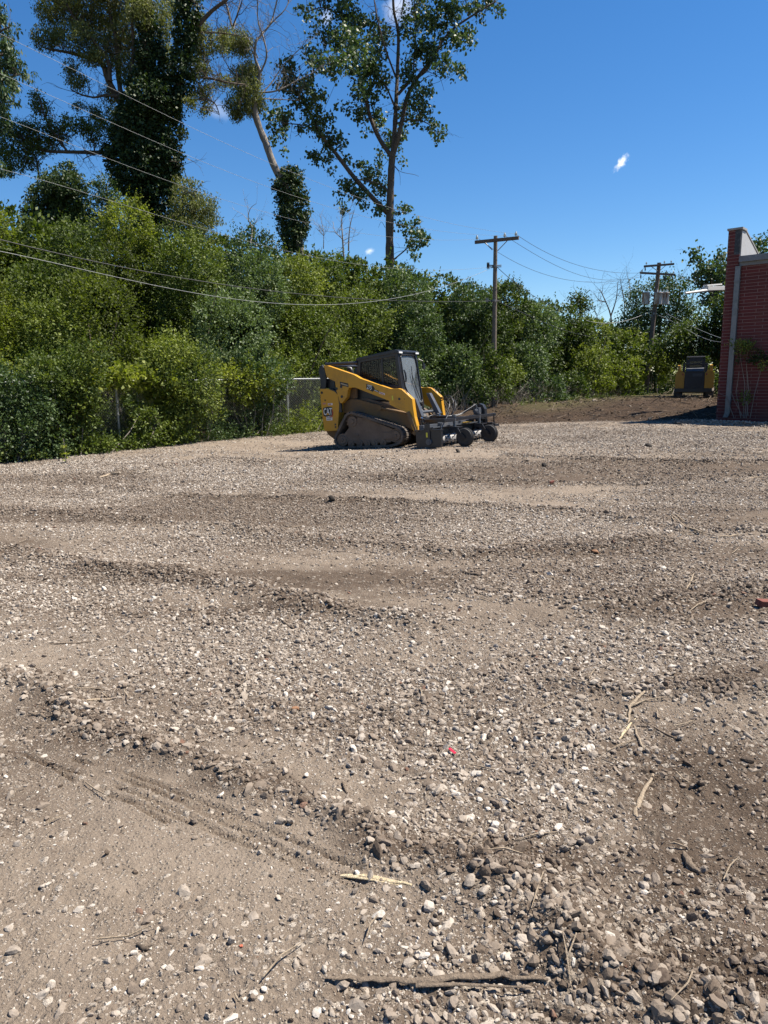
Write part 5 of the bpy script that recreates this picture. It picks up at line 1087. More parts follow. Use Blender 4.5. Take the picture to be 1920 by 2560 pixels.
# cab
def xf(z): return float(np.interp(z, [.8, 1.3, 2.1], [.755, .685, .615]))
CAB = None
m = MB()
for s in (-1, 1):
    m.prism([(xf(2.09)-.07, 2.09), (xf(2.09), 2.09), (xf(1.3), 1.3), (xf(.85), .85), (xf(.85)-.08, .85), (xf(1.3)-.09, 1.3)], s*.44, s*.51)
    m.prism([(-.42, 2.0), (-.34, 2.01), (-.38, 1.55), (-.47, 1.55)], s*.44, s*.51)
    m.prism([(-.36, 1.935), (-.36, 2.02), (.56, 2.09), (.56, 2.01)], s*.44, s*.51)
    m.prism([(-.47, 1.12), (.66, 1.0), (.655, 1.34), (.20, 1.42), (-.46, 1.66)], s*.45, s*.505)
    m.prism([(.17, 1.38), (.22, 1.37), (.23, 2.04), (.18, 2.04)], s*.455, s*.50)
CAB = m.build('cab', BLK, ME, bevel=.01)
m = MB(); m.prism([(-.46, 2.015), (-.44, 1.985), (.60, 2.07), (.66, 2.085), (.655, 2.125), (.56, 2.15), (-.3, 2.06), (-.42, 2.045)], -.53, .53); m.build('roof', BLK, CAB, bevel=.014)
m = MB(); m.prism([(-.48, 1.15), (-.44, 1.15), (-.38, 2.0), (-.42, 2.0)], -.44, .44); m.build('rear_wall', BLK, CAB)
for s in (-1, 1):
    m = MB(); m.prism([(-.36, 1.64), (.17, 1.44), (.18, 1.99), (-.33, 1.94)], s*.470, s*.474); m.build('side_window', GLASS, CAB)
    m = MB(); m.prism([(.22, 1.42), (.60, 1.34), (.56, 2.03), (.23, 2.0)], s*.470, s*.474); m.build('side_window', GLASS, CAB)
    m = MB()
    for x in np.arange(-.34, .6, .055): m.tube([(x, s*.492, 1.40 if x > .2 else 1.62-.42*(x+.35)), (x+.005, s*.492, 1.96+.07*x)], .0035, 4, False)
    for z in np.arange(1.42, 2.0, .05): m.tube([(-.38 if z > 1.64 else (1.62-z)/.42-.35, s*.496, z), (.60, s*.496, z+.03)], .0035, 4, False)
    m.build('window_guard', BLK, CAB)
Z = lambda z, o=0.: xf(z)+o
loopi = [(-.40, 1.98), (-.36, 2.03), (0, 2.045), (.34, 2.03), (.39, 1.98), (.42, 1.75), (.43, 1.4), (.42, 1.02), (.38, .96), (.30, .94), (.05, .96), (-.06, 1.0), (-.30, 1.22), (-.36, 1.32), (-.385, 1.6)]
loopo = [(-.45, 2.08), (-.36, 2.08), (0, 2.08), (.34, 2.08), (.45, 2.08), (.45, 1.75), (.45, 1.4), (.45, 1.02), (.45, .86), (.30, .86), (.05, .86), (-.10, .86), (-.45, 1.05), (-.45, 1.32), (-.45, 1.6)]
n = len(loopi); m = MB(); V = [(Z(z, o), y, z) for o in (.004, -.03) for L_ in (loopi, loopo) for y, z in L_]
m.add(V, [f for i in range(n) for j in [(i+1) % n] for f in [(i, j, n+j, n+i), (2*n+i, 3*n+i, 3*n+j, 2*n+j), (i, 2*n+i, 2*n+j, j), (n+i, n+j, 3*n+j, 3*n+i)]])
m.tube([(Z(z, .012), y, z) for y, z in loopi+loopi[:1]], .014, 6, False); DOOR = m.build('door', BLK, CAB)
m = MB(); m.add([(Z(z, -.010), y, z) for y, z in loopi]+[(Z(z, -.014), y, z) for y, z in loopi], [tuple(range(n)), tuple(range(2*n-1, n-1, -1))]); m.build('door_glass', DGL, DOOR)
m = MB(); m.tube([(Z(1.42, .03), -.34, 1.42), (Z(1.5, .05), -.345, 1.5), (Z(1.62, .05), -.345, 1.62), (Z(1.70, .03), -.35, 1.70)], [.015, .022, .022, .015], 8); m.build('door_handle', BLK, DOOR, smooth=1)
m = MB(); m.tube([(Z(1.0, .02), .30, 1.0), (Z(1.3, .03), .12, 1.35), (Z(1.6, .03), .02, 1.62)], .009, 5); m.tube([(Z(1.35, .03), .02, 1.30), (Z(1.75, .03), .05, 1.78)], .008, 5); m.build('wiper', BLK, DOOR)
for y in (-.44, .42):
    m = MB(); m.box(.60, .665, y-.10, y+.10, 2.055, 2.105); h = m.build('light_housing', BLK, CAB, bevel=.008); m = MB(); m.box(.664, .672, y-.085, y+.085, 2.062, 2.10); m.build('work_light', LAMP, h, bevel=.004)
m = MB(); m.box(-.30, .15, -.24, .24, 1.0, 1.12); m.prism([(-.34, 1.1), (-.22, 1.1), (-.28, 1.72), (-.36, 1.72)], -.22, .22); m.prism([(-.37, 1.72), (-.29, 1.72), (-.30, 1.9), (-.36, 1.9)], -.12, .12); m.build('seat', FELT, CAB, bevel=.02)
m = MB(); m.tube([(.1, -.34, 1.1), (.22, -.34, 1.28), (.24, -.33, 1.36)], [.03, .02, .03], 8); m.build('joystick', FELT, CAB); m = MB(); m.tube([(.1, .34, 1.1), (.22, .34, 1.28), (.24, .33, 1.36)], [.03, .02, .03], 8); m.build('joystick', FELT, CAB)
m = MB(); m.tube([(.66, .49, 1.95), (.74, .56, 1.9), (.74, .58, 1.8)], .012, 6); m.box(.72, .76, .54, .64, 1.72, 1.84); m.build('mirror', BLK, CAB)
m = MB(); m.box(.70, .80, -.34, .36, .52, .86); m.prism([(.72, .5), (.9, .42), (.92, .62), (.8, .8), (.72, .84)], -.26, .26); m.build('footwell', GRY, ME, bevel=.02)
# tilt cylinders, cross shaft, quick coupler
for y, P4 in ((-.45, [(838, 480), (868, 485), (922, 632), (884, 645)]), (.42, [(956, 440), (984, 440), (1070, 608), (1036, 618)])):
    m = MB(); p = mp(P4, y); m.prism(p, y-.07, y+.07); m.build('cylinder_guard', GRY, ME, bevel=.008)
    m = MB(); x, z = p[2][0]-.03, p[2][1]-.01; m.tube([(x-.05, y, z+.05), (x+.03, y, z-.12)], .028, 12); m.tube([(x+.03, y-.07, z-.12), (x+.03, y+.07, z-.12)], .04, 12); m.build('tilt_rod', CHR, ME, smooth=.8)
m = MB(); x, z = ml(950, 595, 0); m.tube([(x, -.42, z), (x, .42, z)], .035, 12); m.build('cross_shaft', GRY, ME, smooth=.8)
m = MB(); m.box(1.08, 1.16, -.56, .56, .50, .60); m.box(1.08, 1.14, -.56, -.34, .12, .58); m.box(1.08, 1.14, .34, .56, .12, .58); m.box(1.10, 1.15, -.56, .56, .12, .20); m.tube([(1.10, -.75, .30), (1.10, .75, .30)], .04, 12); m.build('quick_coupler', BLK, ME, bevel=.008)
m = MB(); m.tube([(1.10, -.87, .30), (1.10, -.72, .30)], .05, 14); m.build('pivot_pin', YELD, ME, smooth=.8)
# decals
RX = Matrix.Rotation(PI/2, 4, 'X')
def plate(pts, y, m_, name, par, th=.003):
    mb = MB(); mb.prism(pts, y, y-th); return mb.build(name, m_, par)
P0 = PAN[0]
x0, z0 = ml(96, 622, -.863); w = .235
lg = plate([(x0-.005, z0-.02), (x0+.055, z0-.045), (x0+.24, z0-.02), (x0+.245, z0+.17), (x0+.12, z0+.185), (x0, z0+.16)], -.861, BD, 'logo', P0)
plate([(x0+.155, z0-.062), (x0+.232, z0-.055), (x0+.275, z0+.03), (x0+.25, z0+.12), (x0+.235, z0+.12), (x0+.255, z0+.03), (x0+.22, z0-.035), (x0+.16, z0-.04)], -.8645, RED, 'logo_hexagon', lg)
text_mesh('CAT', .215, WHT, Matrix.Translation((x0+.006, -.867, z0)) @ RX, lg, 'logo_letters', sx=.56, bold=.0035)
plate([(x0+.075, z0-.004), (x0+.165, z0-.004), (x0+.12, z0+.058)], -.8695, YEL, 'logo_triangle', lg)
xs, zs = ml(121, 668, -.863); st = plate([(xs, zs), (xs+.16, zs), (xs+.16, zs+.10), (xs, zs+.10)], -.861, WHT, 'number_sticker', P0)
text_mesh('TR1200', .068, BD, Matrix.Translation((xs+.008, -.8655, zs+.045)) @ RX, st, 'number_text', sx=.62)
plate([(xs+.012, zs+.018), (xs+.13, zs+.018), (xs+.13, zs+.03), (xs+.012, zs+.03)], -.8645, BD, 'sticker_line', st)
xs, zs = ml(133, 542, -.863); st = plate([(xs, zs), (xs+.125, zs), (xs+.125, zs+.045), (xs, zs+.045)], -.861, WHT, 'warning_sticker', P0); plate([(xs+.012, zs+.012), (xs+.09, zs+.012), (xs+.09, zs+.034), (xs+.012, zs+.034)], -.8645, RED, 'sticker_block', st)
xs, zs = ml(90, 535, -.863); plate([(xs, zs), (xs+.08, zs), (xs+.08, zs+.035), (xs, zs+.035)], -.861, mat('pink_decal', (.45, .2, .16), .6), 'flag_sticker', P0)
for (x, y, r) in [(83, 437, .028), (110, 500, .018), (195, 700, .02), (197, 722, .02)]:
    px_, pz_ = ml(x, y, -.86); mb = MB(); mb.tube([(px_, -.861, pz_), (px_, -.868, pz_)], r, 14); mb.build('bolt', BLK, P0)
A0 = ARMS[0]
def rotm(x, z, ang, y=-.867): return Matrix.Translation((x, y, z)) @ Matrix.Rotation(ang, 4, 'Y') @ RX
p1, p2 = ml(232, 362, -.863), ml(302, 378, -.863); ang = -math.atan2(p2[1]-p1[1], p2[0]-p1[0])
pl = plate([(p1[0], p1[1]-.035), (p2[0], p2[1]-.035), (p2[0], p2[1]+.045), (p1[0], p1[1]+.045)], -.861, BD, 'name_plate', A0)
plate([(p1[0]+.02, p1[1]-.01), (p2[0]-.02, p2[1]-.01), (p2[0]-.02, p2[1]+.018), (p1[0]+.02, p1[1]+.018)], -.8645, mat('plate_grey', (.4, .33, .22), .6), 'plate_stripe', pl)
p1, p2 = ml(452, 402, -.863), ml(512, 420, -.863); a2 = -math.atan2(p2[1]-p1[1], p2[0]-p1[0])
nb = plate([(p1[0], p1[1]-.01), (p2[0]-.02, p2[1]-.025), (p2[0]+.03, p2[1]+.04), (p2[0]-.01, p2[1]+.105), (p1[0], p1[1]+.10)], -.861, BD, 'model_plate', A0)
text_mesh('275', .135, WHT, rotm(p1[0]+.005, p1[1]-.003, a2), nb, 'model_number', sx=.62, bold=.002)
for (c1, c2, mt_) in [((515, 418), (552, 430), BD), ((556, 438), (604, 452), WHT)]:
    p1, p2 = ml(*c1, -.863), ml(*c2, -.863); o = plate([(p1[0], p1[1]-.015), (p2[0], p2[1]-.015), (p2[0], p2[1]+.025), (p1[0], p1[1]+.025)], -.861, mt_, 'warning_sticker', A0)
    plate([(p1[0]+.01, p1[1]-.003), (p2[0]-.015, p2[1]-.003), (p2[0]-.015, p2[1]+.012), (p1[0]+.01, p1[1]+.012)], -.8645, RED if mt_ is WHT else WHT, 'sticker_block', o)
xs, zs = ml(664, 500, -.863); plate([(xs, zs), (xs+.03, zs), (xs+.03, zs+.1), (xs, zs+.1)], -.861, LBL, 'warning_sticker', A0)
tag(ME, 'yellow compact track loader with black cab, parked facing right on the gravel', 'track loader')
# ------------------------------------------------------------------ power rake in front of the loader
SK = math.radians(-7.7)
RE = empty('power_rake', tuple(MM @ Vector((1.2, 0, 0)))); RE.rotation_euler = (MM @ Matrix.Rotation(SK, 4, 'Z')).to_euler()
KO = Vector((1.2, 0, 0))                                   # rake coordinates are measured from here
def rk(name, mb, m_, par=None, **k):
    mb.v = [(p[0]-1.2, p[1], p[2]) for p in mb.v]; return mb.build(name, m_, par or RE, **k)
for s, y in ((-1, -1.16), (1, 1.16)):
    m = MB(); m.prism([(1.46, -.02), (2.07, .0), (2.09, .10), (2.09, .37), (1.46, .34)], y-.035, y+.035); m.box(1.44, 2.10, y-.05, y+.05, .35, .38); pl = rk('end_plate', m, BLK, bevel=.006)
    m = MB(); m.box(1.70, 1.83, y+s*.035, y+s*.06, .12, .50); m.box(1.68, 1.90, y+s*.035, y+s*.055, .36, .42); rk('end_strap', m, BLK, pl, bevel=.004)
    m = MB(); m.tube([(1.79, y+s*.035, .12), (1.79, y+s*.075, .12)], [.075, .065], 20); m.tube([(1.79, y+s*.075, .12), (1.79, y+s*.09, .12)], [.03, .028], 10); rk('bearing_hub', m, GRY, pl, bevel=.003)
    m = MB(); m.box(1.735, 1.775, y+s*.061, y+s*.064, .22, .32); rk('label', m, LBL, pl)
m = MB(); m.tube([(1.84, y, .14) for y in np.linspace(-1.12, 1.12, 20)], .098, 28); RO = rk('roller', m, WORN, smooth=.8)
m = MB(); rg = np.random.default_rng(3)
for i in range(150):
    a = i*2.39996; y = -1.08+2.16*i/149; c = Vector((1.84+.10*math.cos(a), y, .14+.10*math.sin(a))); d = Vector((math.cos(a), 0, math.sin(a))); m.tube([c, c+d*.038], [.016, .012], 5)
rk('studs', m, BLK, RO)
m = MB(); m.prism([(1.50, .10), (1.53, .10), (1.58, .34), (1.86, .40), (1.86, .43), (1.55, .40), (1.48, .30)], -1.12, 1.12); m.box(1.50, 1.62, -1.12, 1.12, .38, .47); rk('hood', m, GRY, bevel=.006)
m = MB(); m.box(1.98, 2.05, -.95, 1.42, .515, .585); m.box(1.20, 1.99, -.50, -.42, .50, .57); m.box(1.20, 1.99, .42, .50, .50, .57); m.box(1.55, 1.99, 1.0, 1.08, .50, .57)
m.box(1.12, 1.22, -.60, .60, .42, .56); m.box(1.12, 1.20, -.56, .56, .10, .20); m.box(1.13, 1.19, -.10, .10, .1, .5); m.box(1.25, 1.6, -.14, .14, .44, .50); rk('frame', m, BLK, bevel=.008)
m = MB(); m.tube([(1.30, -.30, .62), (1.75, -.34, .60)], .04, 14); m.tube([(1.75, -.34, .60), (1.95, -.36, .59)], .02, 10); rk('angle_cylinder', m, BLK, smooth=.8)
m = MB(); m.box(1.28, 1.50, -.35, .05, .47, .60); m.box(1.32, 1.44, .12, .34, .47, .58); m.tube([(1.35, -.1, .6), (1.38, -.1, .68)], .03, 10); rk('valve_block', m, GRY, bevel=.01)
for y, sg in ((-.60, 1), (.52, 1)):
    m = MB(); m.tube([(2.02, y+.10, .34), (2.02, y+.10, .62)], .035, 14); m.tube([(2.02, y+.10, .60), (2.02, y+.10, .64)], .05, 12); pv = rk('caster_pivot', m, GRY, smooth=.8)
    m = MB(); m.prism([(1.96, .33), (2.0, .38), (2.12, .40), (2.20, .37), (2.26, .28), (2.35, .19), (2.36, .14), (2.30, .13), (2.22, .22), (2.12, .31), (2.02, .32)], y-.085, y-.065); m.box(2.0, 2.2, y-.085, y+.14, .372, .395)
    m.tube([(2.32, y-.10, .165), (2.32, y+.06, .165)], .016, 8); fk = rk('caster_fork', m, BLK, pv, bevel=.003)
    m = MB(); prof = [(.115, -.045), (.15, -.056), (.18, -.050), (.194, -.030), (.197, 0), (.194, .030), (.18, .050), (.15, .056), (.115, .045)]; N = 36; V = []; F4 = []
    for i in range(N):
        a = 2*PI*i/N
        for (r, dy) in prof: V.append((2.32+r*math.cos(a), y+dy, .165+r*math.sin(a)))
    kk = len(prof)
    for i in range(N):
        j = (i+1) % N; F4 += [(i*kk+q, i*kk+q+1, j*kk+q+1, j*kk+q) for q in range(kk-1)]+[(i*kk+kk-1, i*kk, j*kk, j*kk+kk-1)]
    m.add(V, F4)
    ty_ = rk('caster_tyre', m, TYRE, smooth=.7, par=fk) if False else rk('caster_wheel', m, TYRE, smooth=.7)
    m = MB()
    for dy in (-.028, -.010, .010, .028):
        ring = [(2.32+.1975*math.cos(a), y+dy, .165+.1975*math.sin(a)) for a in np.linspace(0, 2*PI, 37)]; m.tube(ring, .0045, 4, False)
    rk('tread_rib', m, TYRE, ty_)
    m = MB(); m.tube([(2.32, y-.045, .165), (2.32, y-.02, .165), (2.32, y+.045, .165)], [.118, .09, .118], 24); m.tube([(2.32, y-.06, .165), (2.32, y+.05, .165)], [.032, .032], 12); rk('rim', m, BLK, ty_, smooth=.7)
m = MB(); m.prism([(1.66, .30), (1.66, .66), (1.70, .78), (1.78, .83), (1.87, .80), (1.92, .70), (1.93, .30)], 1.10, 1.22); cc = rk('chain_case', m, BLK, bevel=.012)
m = MB(); m.tube([(1.79, .88, .66), (1.79, 1.10, .66)], .06, 16); m.tube([(1.79, .84, .66), (1.79, .88, .66)], .045, 12); m.box(1.72, 1.86, .92, 1.04, .58, .74); m.tube([(1.79, .95, .72), (1.79, .93, .80)], .022, 8); m.tube([(1.74, 1.0, .72), (1.73, .97, .80)], .022, 8); m.box(1.60, 1.95, .9, 1.1, .47, .56); rk('hydraulic_motor', m, GRY, bevel=.006)
def hose(pts, r=.012, nm='hose'):
    P = []
    for i in range(len(pts)-1):
        a, b, c, d = [Vector(pts[max(0, min(len(pts)-1, i+k))]) for k in (-1, 0, 1, 2)]
        for j in range(5):
            t = j/5; P.append(.5*((2*b)+(c-a)*t+(2*a-5*b+4*c-d)*t*t+(3*b-a-3*c+d)*t**3))
    P.append(Vector(pts[-1])); m = MB(); m.tube(P, r, 8); return rk(nm, m, BLK, smooth=1)
hose([(1.0, .66, 1.02), (1.25, .62, 1.06), (1.42, .52, .92), (1.45, .42, .70), (1.42, .35, .58)]); hose([(1.0, .68, 1.0), (1.28, .66, 1.0), (1.5, .5, .85), (1.50, .30, .60)]); hose([(1.0, .64, .95), (1.2, .6, .98), (1.36, .45, .85), (1.38, .2, .60)])
hose([(1.45, .2, .60), (1.6, .45, .62), (1.72, .75, .74), (1.79, .93, .82)], .016); hose([(1.42, .15, .60), (1.6, .4, .60), (1.68, .75, .70), (1.73, .97, .82)], .016)
hose([(1.4, -.2, .62), (1.5, -.5, .66), (1.42, -.75, .60), (1.3, -.8, .5)], .01)
a, c = ml(1100, 745, -.85), ml(1192, 650, -.45); m = MB()
m.tube([(1.98, -1.0, .38), (2.0, -.72, .66)], .012, 8); m.tube([(2.0, -.72, .66), (2.0, -.70, .72)], .016, 8); rk('adjusting_rod', m, GRY, smooth=1)
m = MB(); m.box(1.86, 1.98, .10, .34, .435, .452); rk('label', m, mat('orange_label', (.7, .42, .05), .5))
m = MB(); m.tube([(2.05, 1.30, .58), (2.02, 1.36, .30)], .018, 6); m.box(2.0, 2.12, 1.22, 1.42, .28, .33); rk('side_bracket', m, BLK)
tag(RE, 'black power rake with studded roller and two caster wheels in front of the loader', 'power rake')
# ------------------------------------------------------------------ second machine far behind, seen from the rear
def far_machine():
    b = gnd(1734, 993); e = empty('far_track_loader', tuple(b), math.radians(-24)); e.scale = (.90, .90, .90); E_ = dirty('black_machine_paint', (.012, .013, .02), .45, (.08, .07, .06), .2, 3)
    def part(nm, m_, fn, par=None, bv=.01): m = MB(); fn(m); return m.build(nm, m_, par or e, bevel=bv)
    for s in (-1, 1):
        def tr(m):
            out = hull([(-.75, .2, .2), (.75, .2, .2), (-.5, .45, .12), (.5, .42, .12)]); m.prism([tuple(p) for p in out], s*.60, s*1.0, 'x')
            for i in range(0, len(out), 3): p = out[i]; m.box(s*.60, s*1.0, p[0]-.02, p[0]+.02, p[1]-.02, p[1]+.02)
        part('track', RUB, tr, bv=0)
        t_ = part('rear_panel', YEL, lambda m: m.prism([(s*.50, .50), (s*.95, .50), (s*.97, 1.05), (s*.93, 1.36), (s*.82, 1.46), (s*.64, 1.46), (s*.50, 1.30)], -1.05, -.75))
        part('tail_light', RED, lambda m: m.box(s*.56, s*.62, -1.062, -1.052, 1.2, 1.3), t_, 0)
        part('loader_arm', YEL, lambda m: m.prism([(-1.0, 1.40), (-.95, 1.72), (-.8, 1.75), (.6, 1.2), (.9, .9), (.8, .8), (-.2, 1.2)], s*.72, s*.86, 'x'))
        part('rear_link', E_, lambda m: m.box(s*.50, s*.62, -.98, -.88, 1.35, 1.78))
    part('engine_door', E_, lambda m: m.prism([(-.49, .50), (.49, .50), (.49, 1.34), (.40, 1.42), (-.40, 1.42), (-.49, 1.34)], -1.09, -.74))
    part('rear_bumper', BLK, lambda m: m.box(-.9, .9, -1.08, -.7, .30, .50)); part('chassis', E_, lambda m: m.box(-.6, .6, -.8, .8, .25, 1.1))
    part('hood', GRY, lambda m: m.prism([(-1.05, 1.42), (-1.0, 1.54), (-.4, 1.60), (-.4, 1.4)], -.44, .44, 'x')); part('grille', GRY, lambda m: [m.box(-.1, .38, -1.10, -1.092, 1.14+.04*k, 1.16+.04*k) for k in range(4)], bv=0)
    part('cross_tube', E_, lambda m: m.box(-.62, .62, -.96, -.90, 1.76, 1.82))
    cb = part('cab', E_, lambda m: (m.prism([(-.46, 1.4), (.46, 1.4), (.44, 1.95), (.30, 2.18), (-.30, 2.18), (-.44, 1.95)], -.35, -.31), m.box(-.48, -.42, -.35, .6, 1.1, 2.1), m.box(.42, .48, -.35, .6, 1.1, 2.1), m.prism([(-.40, 2.16), (.60, 2.2), (.60, 2.24), (-.36, 2.22)], -.46, .46, 'x')))
    part('rear_window', GLASS, lambda m: m.box(-.3, .3, -.362, -.354, 1.62, 1.95), cb, 0)
    tag(e, 'second yellow machine seen from behind in the shade by the brick wall', 'track loader')
far_machine()
shrub('dark leafy branches hanging in front of the far yellow machine', 'far_shrub', [(1760, 925, 16, 14), (1775, 940, 14, 18), (1750, 900, 16, 8), (1782, 975, 8, 14)], LG['mid'], .2, 44, Yo=-10.5, dens=150, group='shrubs at the far end of the lot')
HT('shaded green growth behind the far yellow machine', 'tree', 'hedge_tree', 1600, 1850, LG['mid'], .35, 24, size=.075, back=1.5, topf=lambda p: 865., front=3.5)
# ------------------------------------------------------------------ debris on the gravel
WOODP = barkmat('pale_split_wood', (.42, .33, .20), (.66, .56, .38), 20); WOODB = barkmat('brown_stick', (.13, .10, .075), (.27, .21, .155), 20); WOODT = barkmat('tan_stick', (.25, .19, .13), (.42, .34, .25), 20)
def gp(px, py, h=0.):
    p = gnd(px, py); z = Gfull(np.array([p[0]]), np.array([p[1]]))[0][0]; d = ray(px, py); q = C0+d*((z-H_)/d[2]); q[2] += h; return q
rs = np.random.default_rng(88)
def stick(pts, r, m_, label, name='stick', cat='stick', flat=1., forks=(), group='sticks lying on the gravel'):
    r *= .8; P = [gp(x, y, r*.5+.002) for x, y in pts]; b = P[0].copy(); Q = []
    for i in range(len(P)-1):
        for j in range(4): Q.append(P[i]+(P[i+1]-P[i])*j/4+rs.normal(size=3)*np.array([1, 1, .4])*r*.35)
    Q.append(P[-1]); n = len(Q); mb = MB(); mb.tube([q-b for q in Q], [r*(1-.55*abs(2*i/(n-1)-1)**2)*(1+rs.normal()*.12) for i in range(n)], 7)
    for f in forks:
        Fp = [gp(x, y, r*.5+.003)-b for x, y in f]; mb.tube(Fp, [r*.7]+[r*.5]*(len(Fp)-2)+[r*.2], 6)
    o = mb.build(name, m_, smooth=1.2); o.location = b
    if flat != 1:
        for v in o.data.vertices: v.co.z *= flat
    tag(o, label, cat, group); return o
stick([(853, 2192), (900, 2195), (960, 2199), (1030, 2211)], .012, WOODP, 'bright pale split wood splinter lying at lower centre', 'wood_splinter', 'wood', flat=.5, group=None, forks=[[(855, 2196), (920, 2200), (1000, 2214)]])
stick([(820, 2448), (930, 2460), (1040, 2462), (1150, 2450), (1260, 2456), (1370, 2452)], .015, WOODB, 'long brown half-buried bark strip near the bottom edge', 'bark_strip', 'wood', flat=.45, group=None, forks=[[(1040, 2475), (1150, 2470), (1330, 2480)]])
stick([(1622, 1724), (1596, 1747), (1572, 1770), (1570, 1811)], .011, WOODT, 'forked tan stick at right, uppermost of the row of pale sticks', forks=[[(1573, 1770), (1614, 1753), (1672, 1744)]])
stick([(1588, 1799), (1565, 1826), (1547, 1851)], .008, WOODP, 'short pale stick touching the lower end of the forked stick')
stick([(1585, 1817), (1602, 1863), (1634, 1915)], .008, WOODT, 'thin tan stick below the forked stick at right')
stick([(1637, 1932), (1605, 1984), (1591, 2028), (1602, 2071)], .013, WOODT, 'thick curved tan stick at right, lowest of the row', flat=.8)
stick([(1727, 1944), (1724, 1976)], .006, WOODP, 'short orange-tan upright-lying stick near the right edge')
stick([(1712, 2135), (1724, 2170), (1750, 2187)], .016, WOODB, 'thick brown root piece near the lower right')
stick([(1608, 1805), (1650, 1828), (1695, 1851)], .005, WOODB, 'thin brown twig right of the forked stick')
stick([(1087, 1631), (1130, 1640), (1162, 1662)], .007, WOODB, 'dark thin twig right of the picture centre')
stick([(1035, 1536), (1065, 1540), (1087, 1546)], .012, WOODB, 'dark short stick just above the picture centre', )
stick([(1718, 1568), (1728, 1552), (1737, 1538)], .016, WOODB, 'dark brown wood chunk at right beside a thin stick')
stick([(1722, 1530), (1745, 1512), (1770, 1500)], .006, WOODT, 'thin pale twig next to the dark wood chunk at right')
stick([(124, 1611), (200, 1608), (278, 1600)], .006, WOODB, 'long thin twig at left in the smooth dirt')
stick([(203, 1753), (240, 1752), (284, 1750)], .009, WOODT, 'tan stick at left above the stony ridge', forks=[[(255, 1735), (270, 1748)]])
stick([(75, 1785), (98, 1790), (118, 1797)], .011, WOODB, 'brown stick on the stony ridge at far left')
stick([(284, 1542), (318, 1540), (347, 1535)], .008, WOODB, 'brown twig near the left, below the long windrow')
stick([(341, 2361), (362, 2375), (370, 2378)], .008, BARK, 'dark forked twig in the lower left dirt', forks=[[(362, 2374), (385, 2366)]])
stick([(856, 1956), (862, 1970), (868, 1986)], .009, WOODB, 'brown stick standing in the ridge of stones near the centre')
stick([(694, 1545), (715, 1560), (737, 1574)], .008, WOODB, 'brown twig left of centre on the pale gravel')
stick([(1116, 2010), (1128, 1996), (1170, 2008)], .004, WOODT, 'bent straw-thin twig at centre right')
stick([(1214, 2320), (1224, 2290), (1240, 2270)], .009, WOODB, 'brown bark piece lying at lower right of centre', flat=.6)
stick([(1249, 1365), (1290, 1360), (1325, 1363)], .014, WOODB, 'dark stick on the windrow right of centre')
stick([(1678, 1287), (1712, 1318), (1764, 1335)], .012, WOODT, 'bundle of straw-coloured stems at right', forks=[[(1690, 1288), (1740, 1330)], [(1700, 1335), (1760, 1328)], [(1680, 1295), (1705, 1330)]])
stick([(1793, 1343), (1820, 1344), (1846, 1337)], .014, WOODT, 'curved pale branch at right of the straw-coloured stems')
stick([(1851, 1201), (1885, 1195), (1925, 1193)], .014, WOODT, 'long pale stick at the right edge in the middle distance')
stick([(1480, 1055), (1300, 1100), (1290, 1094)][1:], .02, WOODB, 'dark stick on the bright gravel behind the rake wheels')
stick([(249, 1196), (275, 1186), (300, 1180)], .03, WOODT, 'weathered board end sticking out of the low mound at left', flat=.6)
stick([(1716, 1475), (1725, 1460), (1735, 1435)], .009, WOODT, 'small bare twig standing by the right edge', forks=[[(1725, 1460), (1745, 1450)]])
stick([(1155, 1430), (1175, 1436), (1200, 1440)], .013, BARK, 'black charred stick on the smooth dirt right of centre')
def chunk(px, py, s, m_, label, name='rubble_piece', cat='rubble', dims=None):
    p = gp(px, py, s*.35); V, F5 = ico(2); r = np.random.default_rng(int(px)); T = rock_templates(V, 1, r, 7)[0]*s*np.array(dims or (1.2, .8, .6)); o = link(name, npmesh(name, T, F5, m_)); o.location = p; o.rotation_euler = (r.normal()*.2, r.normal()*.2, r.uniform(0, 6)); tag(o, label, cat); return o
BRK = dirty('broken_brick', (.16, .045, .03), .9, (.25, .17, .13), .4, 20); ORG = dirty('orange_stone', (.24, .12, .06), .9, (.2, .12, .08), .4, 20); DRK = dirty('dark_clod', (.035, .028, .022), .95, (.1, .08, .06), .3, 20)
mb = MB(); mb.box(-.06, .06, -.03, .03, -.02, .024); o = mb.build('brick_piece', BRK, bevel=.005); o.location = gp(1912, 1512, .01); o.rotation_euler = (.1, .15, .3); tag(o, 'half of a red brick lying at the right edge', 'brick')
chunk(741, 1776, .022, ORG, 'orange-brown broken stone left of centre'); chunk(829, 1250, .06, DRK, 'dark pointed clod standing alone left of centre', 'dirt_clod', 'clod', (.8, .8, 1.3)); chunk(1380, 1209, .045, BRK, 'reddish brick fragment on the far gravel ridge')
chunk(1489, 1383, .035, ORG, 'salmon-coloured fragment on the windrow at right'); chunk(603, 2367, .008, mat('orange_plastic', (.5, .13, .07), .5), 'tiny orange fleck in the lower left dirt', 'plastic_fleck', 'fleck'); chunk(1620, 1118, .09, DRK, 'dark clod on the gravel far right of the rake wheels', 'dirt_clod', 'clod')
chunk(1146, 1131, .07, DRK, 'dark clod in front of the rake end plate', 'dirt_clod', 'clod'); chunk(1362, 1167, .08, DRK, 'dark clod in the middle distance right of the rake', 'dirt_clod', 'clod'); chunk(96, 1384, .04, STONE, 'larger stone at the left edge on the windrow', 'stone', 'stone')
mb = MB(); mb.box(-.022, .022, -.006, .006, 0, .003); o = mb.build('plastic_strip', mat('red_plastic', (.55, .03, .06), .35), bevel=.001); o.location = gp(1131, 1884, .012); o.rotation_euler = (.2, .1, -1.0); tag(o, 'small red plastic strip lying among the stones right of centre', 'plastic strip')
